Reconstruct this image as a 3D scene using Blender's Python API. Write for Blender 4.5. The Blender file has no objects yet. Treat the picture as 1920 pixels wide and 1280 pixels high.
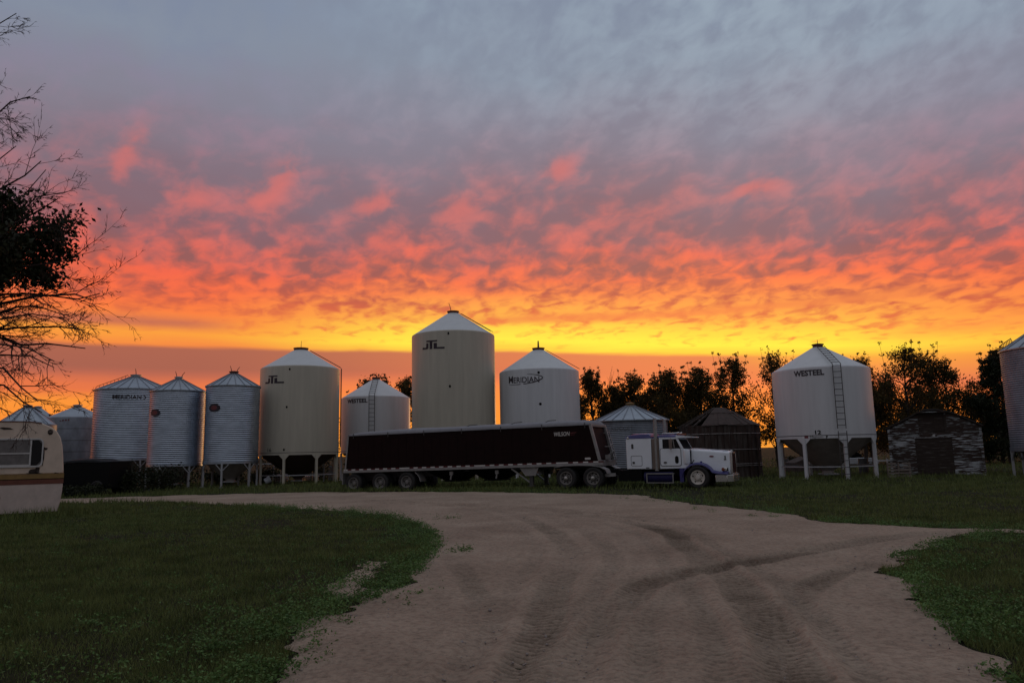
import bpy, math, random
import numpy as np
from mathutils import Vector, Matrix
R_ = math.radians
SC = bpy.context.scene
COL = SC.collection
rng = random.Random(7)

# ------------------------------------------------------------------ basic helpers
def srgb(r, g, b):
    f = lambda c: c / 12.92 if c <= 0.04045 else ((c + 0.055) / 1.055) ** 2.4
    return (f(r / 255), f(g / 255), f(b / 255), 1.0)

def tag(o, label=None, cat=None, group=None, kind=None):
    if label: o['label'] = label
    if cat: o['category'] = cat
    if group: o['group'] = group
    if kind: o['kind'] = kind
    return o

def empty(name, loc, rz=0.0, ry=0.0):
    o = bpy.data.objects.new(name, None)
    o.empty_display_size = 0.3
    o.location = loc
    o.rotation_euler = (0, ry, rz)
    COL.objects.link(o)
    return o

class MB:
    """collects shapes and links them as one mesh object"""
    def __init__(s):
        s.v, s.f, s.m = [], [], []
        s.slot = 0
    def add(s, vs, fs):
        n = len(s.v)
        s.v += [tuple(p) for p in vs]
        s.f += [tuple(i + n for i in q) for q in fs]
        s.m += [s.slot] * len(fs)
    def box(s, x0, x1, y0, y1, z0, z1):
        s.add([(x0, y0, z0), (x1, y0, z0), (x1, y1, z0), (x0, y1, z0), (x0, y0, z1), (x1, y0, z1), (x1, y1, z1), (x0, y1, z1)],
              [(0, 3, 2, 1), (4, 5, 6, 7), (0, 1, 5, 4), (1, 2, 6, 5), (2, 3, 7, 6), (3, 0, 4, 7)])
    def bar(s, a, b, w, h, up=(0, 0, 1)):
        a, b = Vector(a), Vector(b)
        d = (b - a).normalized()
        u = Vector(up)
        if abs(d.dot(u)) > 0.98: u = Vector((0, 1, 0))
        sd = d.cross(u).normalized() * (w / 2)
        u = sd.cross(d).normalized() * (h / 2)
        vs = [p + i * sd + j * u for p in (a, b) for i, j in ((-1, -1), (1, -1), (1, 1), (-1, 1))]
        s.add(vs, [(0, 3, 2, 1), (4, 5, 6, 7), (0, 1, 5, 4), (1, 2, 6, 5), (2, 3, 7, 6), (3, 0, 4, 7)])
    def tube(s, pts, rad, n=8, cap=True):
        pts = [Vector(p) for p in pts]
        if not hasattr(rad, '__len__'): rad = [rad] * len(pts)
        vs, fs = [], []
        prev = None
        for i, p in enumerate(pts):
            d = (pts[min(i + 1, len(pts) - 1)] - pts[max(i - 1, 0)])
            d = d.normalized() if d.length > 1e-9 else Vector((0, 0, 1))
            if prev is None:
                u = d.cross(Vector((0, 0, 1)))
                if u.length < 0.05: u = d.cross(Vector((0, 1, 0)))
            else:
                u = prev - d * prev.dot(d)
            u.normalize(); prev = u
            w = d.cross(u)
            for k in range(n):
                t = 2 * math.pi * k / n
                vs.append(p + (u * math.cos(t) + w * math.sin(t)) * rad[i])
        for i in range(len(pts) - 1):
            for k in range(n):
                a, b = i * n + k, i * n + (k + 1) % n
                fs.append((a, b, b + n, a + n))
        if cap:
            fs.append(tuple(range(n - 1, -1, -1)))
            fs.append(tuple((len(pts) - 1) * n + k for k in range(n)))
        s.add(vs, fs)
    def lathe(s, prof, n=48, c=(0, 0, 0), axis='z', cap=False):
        vs, fs = [], []
        for r, z in prof:
            for k in range(n):
                t = 2 * math.pi * k / n
                x, y = r * math.cos(t), r * math.sin(t)
                p = (x, y, z) if axis == 'z' else (x, z, -y)
                vs.append((p[0] + c[0], p[1] + c[1], p[2] + c[2]))
        for i in range(len(prof) - 1):
            for k in range(n):
                a, b = i * n + k, i * n + (k + 1) % n
                fs.append((a, b, b + n, a + n))
        if cap:
            fs.append(tuple(range(n - 1, -1, -1)))
            fs.append(tuple((len(prof) - 1) * n + k for k in range(n)))
        s.add(vs, fs)
    def prism(s, poly, lo, hi, plane='xz'):
        n = len(poly)
        def P(a, b, t):
            return {'xz': (a, t, b), 'yz': (t, a, b), 'xy': (a, b, t)}[plane]
        vs = [P(a, b, lo) for a, b in poly] + [P(a, b, hi) for a, b in poly]
        fs = [tuple(range(n)), tuple(range(2 * n - 1, n - 1, -1))]
        fs += [(i, i + n, (i + 1) % n + n, (i + 1) % n) for i in range(n)]
        s.add(vs, fs)
    def loft(s, rings, cap=True):
        n = len(rings[0]); vs = []; fs = []
        for r in rings: vs += list(r)
        for i in range(len(rings) - 1):
            for k in range(n):
                a, b = i * n + k, i * n + (k + 1) % n
                fs.append((a, b, b + n, a + n))
        if cap:
            fs.append(tuple(range(n - 1, -1, -1)))
            fs.append(tuple((len(rings) - 1) * n + k for k in range(n)))
        s.add(vs, fs)
    def build(s, name, mats, parent=None, angle=35, loc=None, bevel=0, recalc=True):
        me = bpy.data.meshes.new(name)
        me.from_pydata(s.v, [], s.f)
        if not isinstance(mats, (list, tuple)): mats = [mats]
        for m in mats: me.materials.append(m)
        if len(mats) > 1: me.polygons.foreach_set('material_index', s.m)
        if recalc:
            import bmesh
            bm = bmesh.new(); bm.from_mesh(me)
            bmesh.ops.recalc_face_normals(bm, faces=bm.faces[:])
            bm.to_mesh(me); bm.free()
        me.polygons.foreach_set('use_smooth', [True] * len(me.polygons))
        me.set_sharp_from_angle(angle=R_(angle))
        me.update()
        o = bpy.data.objects.new(name, me)
        COL.objects.link(o)
        if parent is not None: o.parent = parent
        if loc is not None: o.location = loc
        if bevel:
            b = o.modifiers.new('edge', 'BEVEL'); b.width = bevel; b.segments = 2; b.limit_method = 'ANGLE'; b.angle_limit = R_(40)
        return o

def fast_mesh(name, V, F, mat, parent=None, smooth=False):
    V = np.asarray(V, dtype=np.float32); F = np.asarray(F, dtype=np.int32)
    k = F.shape[1]
    me = bpy.data.meshes.new(name)
    me.vertices.add(len(V)); me.vertices.foreach_set('co', V.ravel())
    me.loops.add(F.size); me.loops.foreach_set('vertex_index', F.ravel())
    me.polygons.add(len(F))
    me.polygons.foreach_set('loop_start', np.arange(0, F.size, k, dtype=np.int32))
    me.polygons.foreach_set('loop_total', np.full(len(F), k, dtype=np.int32))
    if smooth: me.polygons.foreach_set('use_smooth', np.ones(len(F), dtype=bool))
    me.materials.append(mat)
    me.update(calc_edges=True)
    o = bpy.data.objects.new(name, me)
    COL.objects.link(o)
    if parent is not None: o.parent = parent
    return o

def copy_part(o, parent, rz=None, loc=None):
    c = o.copy(); COL.objects.link(c); c.parent = parent
    if rz is not None: c.rotation_euler = (0, 0, rz)
    if loc is not None: c.location = loc
    return c

def copy_tree(o, parent=None):
    c = o.copy(); COL.objects.link(c); c.parent = parent
    for ch in list(o.children): copy_tree(ch, c)
    return c

def gz(x, y):
    """gentle lie of the yard: a little lower on the left, a little higher on the right"""
    x = np.asarray(x, dtype=float); y = np.asarray(y, dtype=float)
    t = np.clip((y - 18) / 17, 0, 1); t = t * t * (3 - 2 * t)
    return np.clip(0.0075 * x, -0.17, 0.06) * t
def g1(x, y): return float(gz(x, y))

# ------------------------------------------------------------------ materials
def nodes_of(m):
    m.use_nodes = True
    nt = m.node_tree
    return nt, nt.nodes['Principled BSDF']

def mat(name, col, rough=0.6, metal=0.0, var=0.15, scale=3.0, stretch=(1, 1, 1), bump=0.0, bscale=40, spec=0.5, col2=None, thr=None, coat=0.0):
    m = bpy.data.materials.new(name)
    nt, b = nodes_of(m)
    N, L = nt.nodes, nt.links
    tc = N.new('ShaderNodeTexCoord')
    mp = N.new('ShaderNodeMapping'); mp.inputs['Scale'].default_value = stretch
    L.new(tc.outputs['Object'], mp.inputs['Vector'])
    no = N.new('ShaderNodeTexNoise'); no.inputs['Scale'].default_value = scale; no.inputs['Detail'].default_value = 6; no.inputs['Roughness'].default_value = 0.62
    L.new(mp.outputs[0], no.inputs['Vector'])
    cr = N.new('ShaderNodeValToRGB')
    c = list(col[:3])
    if col2 is None:
        cr.color_ramp.elements[0].position = 0.3; cr.color_ramp.elements[1].position = 0.7
        cr.color_ramp.elements[0].color = tuple(v * (1 - var) for v in c) + (1,)
        cr.color_ramp.elements[1].color = tuple(min(1, v * (1 + var)) for v in c) + (1,)
    else:
        t = thr or (0.45, 0.6)
        cr.color_ramp.elements[0].position = t[0]; cr.color_ramp.elements[1].position = t[1]
        cr.color_ramp.elements[0].color = tuple(c) + (1,)
        cr.color_ramp.elements[1].color = tuple(col2[:3]) + (1,)
    L.new(no.outputs['Fac'], cr.inputs['Fac'])
    L.new(cr.outputs['Color'], b.inputs['Base Color'])
    b.inputs['Roughness'].default_value = rough
    b.inputs['Metallic'].default_value = metal
    b.inputs['Specular IOR Level'].default_value = spec
    if coat: b.inputs['Coat Weight'].default_value = coat
    if bump:
        n2 = N.new('ShaderNodeTexNoise'); n2.inputs['Scale'].default_value = bscale; n2.inputs['Detail'].default_value = 5
        L.new(mp.outputs[0], n2.inputs['Vector'])
        bp = N.new('ShaderNodeBump'); bp.inputs['Strength'].default_value = 1.0; bp.inputs['Distance'].default_value = bump
        L.new(n2.outputs['Fac'], bp.inputs['Height']); L.new(bp.outputs[0], b.inputs['Normal'])
    return m

def leaf_mat(name, c1, c2, trans=0.25):
    m = bpy.data.materials.new(name)
    nt, b = nodes_of(m); N, L = nt.nodes, nt.links
    ge = N.new('ShaderNodeNewGeometry')
    no = N.new('ShaderNodeTexNoise'); no.inputs['Scale'].default_value = 1.3; no.inputs['Detail'].default_value = 3
    L.new(ge.outputs['Position'], no.inputs['Vector'])
    ad = N.new('ShaderNodeMath'); ad.operation = 'MULTIPLY_ADD'; ad.inputs[1].default_value = 0.5; 
    L.new(ge.outputs['Random Per Island'], ad.inputs[0]); L.new(no.outputs['Fac'], ad.inputs[2])
    cr = N.new('ShaderNodeValToRGB')
    cr.color_ramp.elements[0].position = 0.45; cr.color_ramp.elements[1].position = 1.0
    cr.color_ramp.elements[0].color = c1 + (1,); cr.color_ramp.elements[1].color = c2 + (1,)
    L.new(ad.outputs[0], cr.inputs['Fac'])
    L.new(cr.outputs['Color'], b.inputs['Base Color'])
    b.inputs['Roughness'].default_value = 0.65; b.inputs['Specular IOR Level'].default_value = 0.25
    if trans:
        tr = N.new('ShaderNodeBsdfTranslucent'); L.new(cr.outputs['Color'], tr.inputs['Color'])
        mx = N.new('ShaderNodeMixShader'); mx.inputs[0].default_value = trans
        L.new(b.outputs[0], mx.inputs[1]); L.new(tr.outputs[0], mx.inputs[2])
        L.new(mx.outputs[0], N['Material Output'].inputs['Surface'])
    return m

M = {}
M['cream'] = mat('cream_paint', (0.50, 0.455, 0.37), 0.42, var=0.10, scale=1.2, stretch=(2.2, 2.2, 0.18), bump=0.01, bscale=0.9)
M['white_bin'] = mat('white_bin_paint', (0.62, 0.62, 0.64), 0.45, var=0.09, scale=1.2, stretch=(2.2, 2.2, 0.18), bump=0.01, bscale=0.9)
M['white_roof'] = mat('white_roof_paint', (0.66, 0.68, 0.69), 0.42, var=0.05, scale=1.5)
M['galv'] = mat('galvanised_steel', (0.45, 0.50, 0.58), 0.36, metal=0.88, var=0.18, scale=1.4, stretch=(1, 1, 2.5))
M['galv_old'] = mat('weathered_galvanised_steel', (0.25, 0.27, 0.31), 0.5, metal=0.6, var=0.25, scale=2.0, stretch=(1, 1, 0.5))
M['galv_roof'] = mat('galvanised_roof_steel', (0.36, 0.40, 0.445), 0.42, metal=0.7, var=0.12, scale=1.2)
M['galv_leg'] = mat('galvanised_leg_steel', (0.40, 0.40, 0.42), 0.55, metal=0.3, var=0.15)
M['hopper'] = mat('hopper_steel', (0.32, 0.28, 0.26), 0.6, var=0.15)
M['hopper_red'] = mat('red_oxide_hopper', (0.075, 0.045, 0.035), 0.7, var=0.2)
M['dark_steel'] = mat('dark_steel', (0.06, 0.055, 0.055), 0.6, var=0.2)
M['rust_steel'] = mat('rusted_steel', (0.13, 0.045, 0.028), 0.7, var=0.3, scale=6)
M['logo'] = mat('dark_logo_vinyl', (0.028, 0.016, 0.026), 0.5, var=0.1)
M['faded'] = mat('faded_lettering', (0.13, 0.125, 0.13), 0.6, metal=0.3, var=0.3, scale=6)
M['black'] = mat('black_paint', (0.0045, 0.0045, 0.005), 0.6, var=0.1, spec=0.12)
M['red_logo'] = mat('red_logo_vinyl', (0.16, 0.03, 0.035), 0.5, var=0.15)
M['maroon'] = mat('maroon_trailer_paint', (0.011, 0.0030, 0.0030), 0.6, var=0.25, scale=2.0, spec=0.12)
M['alu'] = mat('dull_aluminium', (0.30, 0.285, 0.28), 0.5, metal=0.35, var=0.18, scale=5)
M['tarp'] = mat('grey_tarp_cloth', (0.24, 0.24, 0.265), 0.75, var=0.12, scale=2.5, bump=0.02, bscale=3)
M['tape_red'] = mat('red_reflective_tape', (0.10, 0.012, 0.014), 0.4, var=0.1)
M['tape_white'] = mat('white_reflective_tape', (0.62, 0.58, 0.56), 0.4, var=0.1)
M['rubber'] = mat('tyre_rubber', (0.022, 0.02, 0.02), 0.8, var=0.3, scale=8)
M['rim'] = mat('wheel_rim_paint', (0.22, 0.20, 0.19), 0.55, metal=0.2, var=0.2, scale=8)
M['rim_white'] = mat('white_wheel_rim_paint', (0.60, 0.55, 0.50), 0.5, var=0.2, scale=8)
M['truck_white'] = mat('white_truck_paint', (0.80, 0.83, 0.89), 0.32, var=0.04, scale=2, coat=0.3)
M['truck_blue'] = mat('blue_truck_paint', (0.034, 0.030, 0.165), 0.4, var=0.12, scale=3, coat=0.3)
M['tank_blue_shaded'] = mat('shaded_blue_tank_paint', (0.02, 0.018, 0.07), 0.6, var=0.2, scale=4, spec=0.2)  # darker copy of the truck blue; the tank's shade is painted in
M['chrome'] = mat('worn_chrome', (0.60, 0.58, 0.57), 0.25, metal=0.9, var=0.1, scale=5)
M['brown_shield'] = mat('grimy_brown_panel', (0.17, 0.125, 0.105), 0.65, var=0.25, scale=5, stretch=(1, 1, 0.4))
M['grille'] = mat('dark_red_grille', (0.055, 0.015, 0.012), 0.55, var=0.25, scale=20)
M['glass'] = mat('dark_window_glass', (0.012, 0.011, 0.012), 0.12, var=0.1, spec=0.3)
M['glass_grey'] = mat('grey_windscreen_glass', (0.035, 0.035, 0.038), 0.6, var=0.1, spec=0.0)
M['camper'] = mat('chalky_cream_caravan_paint', (0.66, 0.53, 0.43), 0.65, var=0.13, scale=2.2)
M['camper_low'] = mat('pinkish_grey_caravan_skirt_paint', (0.56, 0.46, 0.41), 0.7, var=0.15, scale=2.5)
M['ochre'] = mat('ochre_stripe_paint', (0.26, 0.155, 0.05), 0.6, var=0.2)
M['redbrown'] = mat('red_brown_stripe_paint', (0.16, 0.05, 0.03), 0.6, var=0.2)
M['window_frame'] = mat('pale_window_frame', (0.55, 0.53, 0.52), 0.5, var=0.1)
M['blind'] = mat('grey_window_blind', (0.16, 0.145, 0.14), 0.5, var=0.25, scale=5)
M['peel'] = mat('peeling_white_paint_on_boards', (0.050, 0.030, 0.024), 0.85, scale=1.9, stretch=(0.8, 1, 8), col2=(0.40, 0.43, 0.44), thr=(0.545, 0.59), bump=0.012, bscale=25)
M['peel_more'] = mat('half_peeled_white_paint', (0.055, 0.033, 0.026), 0.85, scale=1.9, stretch=(0.8, 1, 8), col2=(0.50, 0.52, 0.54), thr=(0.50, 0.535), bump=0.012, bscale=25)
M['old_board'] = mat('bare_brown_boards', (0.042, 0.027, 0.021), 0.85, scale=2.2, stretch=(0.7, 1, 8), col2=(0.17, 0.15, 0.14), thr=(0.56, 0.66), bump=0.012, bscale=25)
M['shingle'] = mat('old_roof_shingles', (0.05, 0.04, 0.036), 0.9, var=0.3, scale=9)
M['wood_bin'] = mat('old_dark_bin_wood', (0.036, 0.019, 0.014), 0.85, scale=1.6, stretch=(3, 3, 0.5), col2=(0.066, 0.053, 0.047), thr=(0.45, 0.62))
M['old_roof'] = mat('old_brown_roof', (0.06, 0.04, 0.034), 0.9, var=0.4, scale=5)
M['band'] = mat('pale_steel_band', (0.30, 0.27, 0.26), 0.55, metal=0.3, var=0.3, scale=4)
M['pallet'] = mat('weathered_pallet_wood', (0.20, 0.16, 0.14), 0.85, var=0.3, scale=6)
M['bark'] = mat('dark_bark', (0.035, 0.026, 0.021), 0.9, var=0.3, scale=8)
M['twig'] = mat('twig_bark', (0.040, 0.022, 0.018), 0.9, var=0.3, scale=8)
M['leaf'] = leaf_mat('broad_leaves', (0.030, 0.024, 0.009), (0.120, 0.086, 0.028), 0.5)
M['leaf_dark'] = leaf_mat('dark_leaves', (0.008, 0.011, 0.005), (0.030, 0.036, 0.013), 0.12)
M['grass'] = leaf_mat('grass_blades', (0.054, 0.074, 0.020), (0.170, 0.205, 0.064), 0.2)
M['weed'] = leaf_mat('weed_leaves', (0.056, 0.108, 0.028), (0.145, 0.250, 0.075), 0.2)
M['red_lamp'] = mat('amber_lamp_plastic', (0.22, 0.06, 0.02), 0.3, var=0.1)
M['stone'] = mat('small_stones', (0.26, 0.22, 0.20), 0.85, var=0.3, scale=10)
M['sheet'] = mat('old_sheet_metal', (0.34, 0.34, 0.38), 0.45, metal=0.5, var=0.2)
M['plastic_white'] = mat('dull_white_plastic', (0.5, 0.52, 0.56), 0.5, var=0.1)

# ------------------------------------------------------------------ world: sunset sky
def build_world():
    w = bpy.data.worlds.new('World'); SC.world = w; w.use_nodes = True
    nt = w.node_tree; N, L = nt.nodes, nt.links
    N.clear()
    def lk(a, sock):
        if isinstance(a, (int, float)): sock.default_value = a
        elif isinstance(a, tuple): sock.default_value = a
        else: L.new(a, sock)
    def mth(op, a, b=0.0, c=0.0, clamp=False):
        n = N.new('ShaderNodeMath'); n.operation = op; n.use_clamp = clamp
        lk(a, n.inputs[0]); lk(b, n.inputs[1]); lk(c, n.inputs[2])
        return n.outputs[0]
    def sst(x, a, b):
        n = N.new('ShaderNodeMapRange'); n.interpolation_type = 'SMOOTHSTEP'
        lk(x, n.inputs['Value']); lk(a, n.inputs['From Min']); lk(b, n.inputs['From Max'])
        return n.outputs['Result']
    def mix(f, a, b):
        n = N.new('ShaderNodeMix'); n.data_type = 'RGBA'
        lk(f, n.inputs['Factor']); lk(a, n.inputs[6]); lk(b, n.inputs[7])
        return n.outputs[2]
    def comb(x, y, z=0.0):
        n = N.new('ShaderNodeCombineXYZ'); lk(x, n.inputs[0]); lk(y, n.inputs[1]); lk(z, n.inputs[2]); return n.outputs[0]
    def noise(v, scale, detail=4, rough=0.55, dist=0.0):
        n = N.new('ShaderNodeTexNoise'); L.new(v, n.inputs['Vector'])
        n.inputs['Scale'].default_value = scale; n.inputs['Detail'].default_value = detail
        n.inputs['Roughness'].default_value = rough; n.inputs['Distortion'].default_value = dist
        return n.outputs['Fac']
    def ramp(x, stops):
        n = N.new('ShaderNodeValToRGB'); L.new(x, n.inputs['Fac'])
        e = n.color_ramp.elements
        e[0].position, e[0].color = stops[0][0] / 45, stops[0][1]
        e[1].position, e[1].color = stops[-1][0] / 45, stops[-1][1]
        for p, c in stops[1:-1]:
            k = e.new(p / 45); k.color = c
        return n.outputs['Color']
    def gauss(x, c, s):
        d = mth('DIVIDE', mth('SUBTRACT', x, c), s)
        return mth('EXPONENT', mth('MULTIPLY', mth('MULTIPLY', d, d), -1.0))
    tc = N.new('ShaderNodeTexCoord')
    sp = N.new('ShaderNodeSeparateXYZ'); L.new(tc.outputs['Generated'], sp.inputs[0])
    x, y, z = sp.outputs
    el = mth('MULTIPLY', mth('ARCSINE', z), 57.2958)
    az = mth('MULTIPLY', mth('ARCTAN2', x, y), 57.2958)
    azp = mth('MAXIMUM', az, 0.0)
    # cloud-deck coordinates: patterns flatten towards the horizon
    lv = mth('MULTIPLY', mth('LOGARITHM', mth('MAXIMUM', mth('SUBTRACT', el, 4.0), 0.8), 2.71828), 0.72)
    lv = mth('ADD', lv, mth('MULTIPLY', mth('MAXIMUM', mth('SUBTRACT', el, 17.0), 0.0), 0.022))
    cu = mth('MULTIPLY', az, 0.045)
    sh = mth('MULTIPLY', mth('MULTIPLY_ADD', sst(az, -5.0, 30.0), 0.25, 0.25), 0.045)      # the tufts lean over more on the right
    cu2 = mth('SUBTRACT', cu, mth('MULTIPLY', mth('SUBTRACT', mth('MAXIMUM', el, 5.0), 12.0), sh))
    P = comb(cu2, lv)
    n1 = noise(P, 6.4, 4, 0.52, 0.35)
    n2 = noise(P, 15.0, 3, 0.50, 0.5)
    n3 = noise(comb(cu, lv, 3.7), 2.3, 3, 0.5, 0.2)
    flat = noise(comb(mth('MULTIPLY', az, 0.05), mth('MULTIPLY', el, 0.55), 1.3), 1.0, 5, 0.6, 0.3)   # long thin streaks
    elt = mth('ADD', el, mth('MULTIPLY', azp, 0.062))
    elw = mth('ADD', elt, mth('MULTIPLY', mth('SUBTRACT', n3, 0.5), 5.0))
    k = sst(el, 9.5, 15.0)
    ele = mth('ADD', elt, mth('MULTIPLY', mth('SUBTRACT', elw, elt), k))
    ele = mth('ADD', ele, mth('MULTIPLY', mth('SUBTRACT', flat, 0.5), 1.6))
    en = mth('DIVIDE', ele, 45.0, clamp=True)
    S = srgb
    lit_r = ramp(en, [(0, S(255, 172, 62)), (2.5, S(255, 150, 54)), (4.5, S(255, 138, 66)), (6.0, S(246, 126, 78)), (7.7, S(255, 180, 58)), (8.6, S(255, 236, 66)), (9.5, S(255, 216, 64)),
                       (10.4, S(255, 180, 66)), (11.6, S(255, 158, 68)), (12.6, S(255, 134, 68)), (13.8, S(252, 114, 70)), (15.4, S(236, 106, 86)), (17.2, S(214, 112, 106)), (19.5, S(192, 120, 122)), (22, S(168, 130, 142)),
                       (25, S(148, 142, 157)), (29, S(140, 151, 168)), (36, S(140, 156, 173)), (45, S(132, 144, 164))])
    lit_l = ramp(en, [(0, S(255, 150, 56)), (2.5, S(255, 142, 52)), (3.8, S(255, 150, 56)), (4.8, S(236, 118, 68)), (6.0, S(214, 108, 80)), (7.7, S(246, 130, 62)), (8.8, S(255, 160, 54)), (9.6, S(254, 138, 56)),
                       (10.6, S(253, 122, 58)), (12, S(252, 108, 62)), (13.5, S(246, 100, 70)), (15.5, S(228, 104, 90)), (17.5, S(208, 110, 108)), (19.5, S(188, 116, 122)), (22, S(156, 124, 140)),
                       (25, S(138, 131, 151)), (29, S(128, 137, 158)), (36, S(124, 138, 162)), (45, S(122, 134, 156))])
    lit = mix(mth('MULTIPLY', sst(az, -24.0, -6.0), mth('SUBTRACT', 1.0, mth('MULTIPLY', sst(az, 21.0, 36.0), 0.6))), lit_l, lit_r)
    shade = ramp(en, [(0, S(232, 108, 56)), (4, S(226, 104, 66)), (6.5, S(192, 98, 82)), (8.2, S(255, 162, 54)), (9.5, S(240, 122, 60)), (11.0, S(212, 94, 62)), (12.6, S(180, 84, 70)),
                      (14.4, S(152, 88, 86)), (16.2, S(136, 94, 102)), (19, S(130, 106, 118)), (22, S(132, 120, 134)), (25, S(133, 131, 147)), (29, S(133, 142, 159)), (36, S(126, 138, 160)), (45, S(118, 128, 150))])
    wf = mth('MULTIPLY_ADD', sst(el, 10.0, 17.0), 0.34, 0.34)
    nn = mth('ADD', mth('MULTIPLY', n1, wf), mth('MULTIPLY', n2, mth('SUBTRACT', 1.0, wf)))
    # share of lit cloud by height
    fr = N.new('ShaderNodeValToRGB'); L.new(mth('DIVIDE', elt, 45.0, clamp=True), fr.inputs['Fac'])
    e = fr.color_ramp.elements
    st = [(0, .9), (7.6, .95), (9.3, .70), (11, .55), (13, .53), (15, .47), (16.3, .37), (18, .31), (20.5, .28), (23, .30), (26, .38), (30, .42), (45, .5)]
    e[0].position, e[0].color = 0, (st[0][1],) * 3 + (1,)
    e[1].position, e[1].color = 1, (st[-1][1],) * 3 + (1,)
    for p, c in st[1:-1]: e.new(p / 45).color = (c, c, c, 1)
    thr = mth('MULTIPLY_ADD', fr.outputs['Color'], -0.52, 0.76)
    thr = mth('SUBTRACT', thr, mth('MULTIPLY', sst(az, 2.0, 28.0), mth('MULTIPLY', sst(el, 13.0, 20.0), 0.06)))
    sw_ = mth('MULTIPLY_ADD', sst(el, 13.0, 20.0), 0.07, 0.13)
    m = sst(nn, mth('SUBTRACT', thr, sw_), mth('ADD', thr, sw_))
    col = mix(m, shade, lit)
    # pale breaks high on the right
    tr = mth('MULTIPLY', mth('MULTIPLY', sst(el, 19.0, 29.0), sst(az, -12.0, 24.0)), sst(mth('MULTIPLY_ADD', n1, 0.6, mth('MULTIPLY', n2, 0.4)), 0.34, 0.64))
    col = mix(mth('MULTIPLY', tr, 0.45), col, S(164, 179, 192))
    # the long mauve bank low over the horizon
    edge = mth('ADD', elt, mth('MULTIPLY', mth('SUBTRACT', flat, 0.5), 0.7))
    bank = mth('MULTIPLY', sst(edge, 5.0, 6.5), mth('SUBTRACT', 1.0, sst(edge, 7.65, 8.05)))
    bank = mth('MULTIPLY', bank, mth('SUBTRACT', 1.0, mth('MULTIPLY', sst(az, 14.0, 24.0), 0.85)))
    bcol = mix(sst(az, -24.0, 2.0), S(162, 92, 78), S(208, 104, 78))
    col = mix(mth('MULTIPLY', bank, 0.9), col, bcol)
    # thin dark streaks
    s1 = mth('MULTIPLY', gauss(mth('ADD', el, mth('MULTIPLY', mth('SUBTRACT', flat, 0.5), 0.9)), mth('MULTIPLY_ADD', az, 0.004, 10.15), 0.36), mth('MULTIPLY', sst(az, -8.0, 2.0), mth('SUBTRACT', 1.0, sst(az, 26.0, 33.0))))
    col = mix(mth('MULTIPLY', s1, 0.8), col, S(238, 128, 66))
    s2 = mth('MULTIPLY', gauss(mth('ADD', el, mth('MULTIPLY', mth('SUBTRACT', flat, 0.5), 0.8)), 9.55, 0.42), mth('SUBTRACT', 1.0, sst(az, -25.0, -19.0)))
    col = mix(mth('MULTIPLY', s2, 0.75), col, S(186, 100, 82))
    s3 = mth('MULTIPLY', gauss(mth('ADD', el, mth('MULTIPLY', mth('SUBTRACT', n2, 0.5), 1.2)), 7.75, 0.5), sst(az, 24.0, 31.0))
    col = mix(mth('MULTIPLY', s3, 0.6), col, S(255, 150, 66))
    # patches of salmon light in the grey (flame-like clumps)
    for (a0, e0, sa, se) in [(-28.6, 20.6, 1.0, 2.2), (-19.5, 18.6, 1.6, 1.4), (-17.8, 20.2, 1.0, 1.6), (-24.0, 18.2, 1.8, 1.2), (-10.8, 18.9, 1.6, 0.9), (-3.8, 18.6, 2.0, 1.1), (4.2, 21.4, 1.4, 1.2), (19.0, 18.8, 2.2, 0.8), (6.5, 17.5, 1.5, 1.2)]:
        sl = mth('SUBTRACT', az, mth('MULTIPLY', mth('SUBTRACT', el, e0), 0.45))
        g = mth('MULTIPLY', gauss(sl, a0, sa), gauss(el, e0, se))
        g = mth('MULTIPLY', g, sst(mth('ADD', nn, mth('MULTIPLY', g, 0.14)), 0.44, 0.66))
        col = mix(mth('MULTIPLY', g, 0.6), col, S(222, 112, 104))
    # eastern half of the sky, behind the viewer: soft blue-grey overcast
    back = sst(y, 0.35, -0.25)
    hi = sst(el, 34.0, 60.0)
    bc = ramp(mth('DIVIDE', el, 90.0, clamp=True), [(0, (.135, .130, .140, 1)), (6, (.175, .172, .19, 1)), (14, (.25, .255, .285, 1)), (25, (.31, .325, .37, 1)), (45, (.34, .36, .41, 1))])
    col = mix(mth('MAXIMUM', back, hi), col, bc)
    low = sst(el, -0.3, -3.0)
    col = mix(low, col, (0.03, 0.022, 0.016, 1))
    sky = N.new('ShaderNodeTexSky'); sky.sky_type = 'NISHITA'; sky.sun_disc = False
    sky.sun_elevation = R_(1.0); sky.sun_rotation = R_(12.0); sky.dust_density = 3.0
    b1 = N.new('ShaderNodeBackground'); L.new(sky.outputs[0], b1.inputs['Color']); b1.inputs['Strength'].default_value = 0.018
    b2 = N.new('ShaderNodeBackground'); L.new(col, b2.inputs['Color']); b2.inputs['Strength'].default_value = 0.96
    ad = N.new('ShaderNodeAddShader'); L.new(b1.outputs[0], ad.inputs[0]); L.new(b2.outputs[0], ad.inputs[1])
    out = N.new('ShaderNodeOutputWorld'); L.new(ad.outputs[0], out.inputs['Surface'])
    w.cycles.sampling_method = 'MANUAL'; w.cycles.sample_map_resolution = 512
BACK = (0.30, 0.32, 0.38, 1)
build_world()
sun = bpy.data.lights.new('sun', 'SUN'); sun.energy = 0.25; sun.angle = R_(8); sun.color = (1.0, 0.55, 0.25)
so = bpy.data.objects.new('sun', sun); COL.objects.link(so)
so.rotation_euler = Vector((math.sin(R_(12)) * math.cos(R_(1.5)), math.cos(R_(12)) * math.cos(R_(1.5)), math.sin(R_(1.5)))).to_track_quat('Z', 'Y').to_euler()
SC.view_settings.view_transform = 'Standard'; SC.view_settings.look = 'None'; SC.view_settings.exposure = 0; SC.view_settings.gamma = 1
SC.cycles.use_denoising = True
SC.cycles.max_bounces = 6

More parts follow.
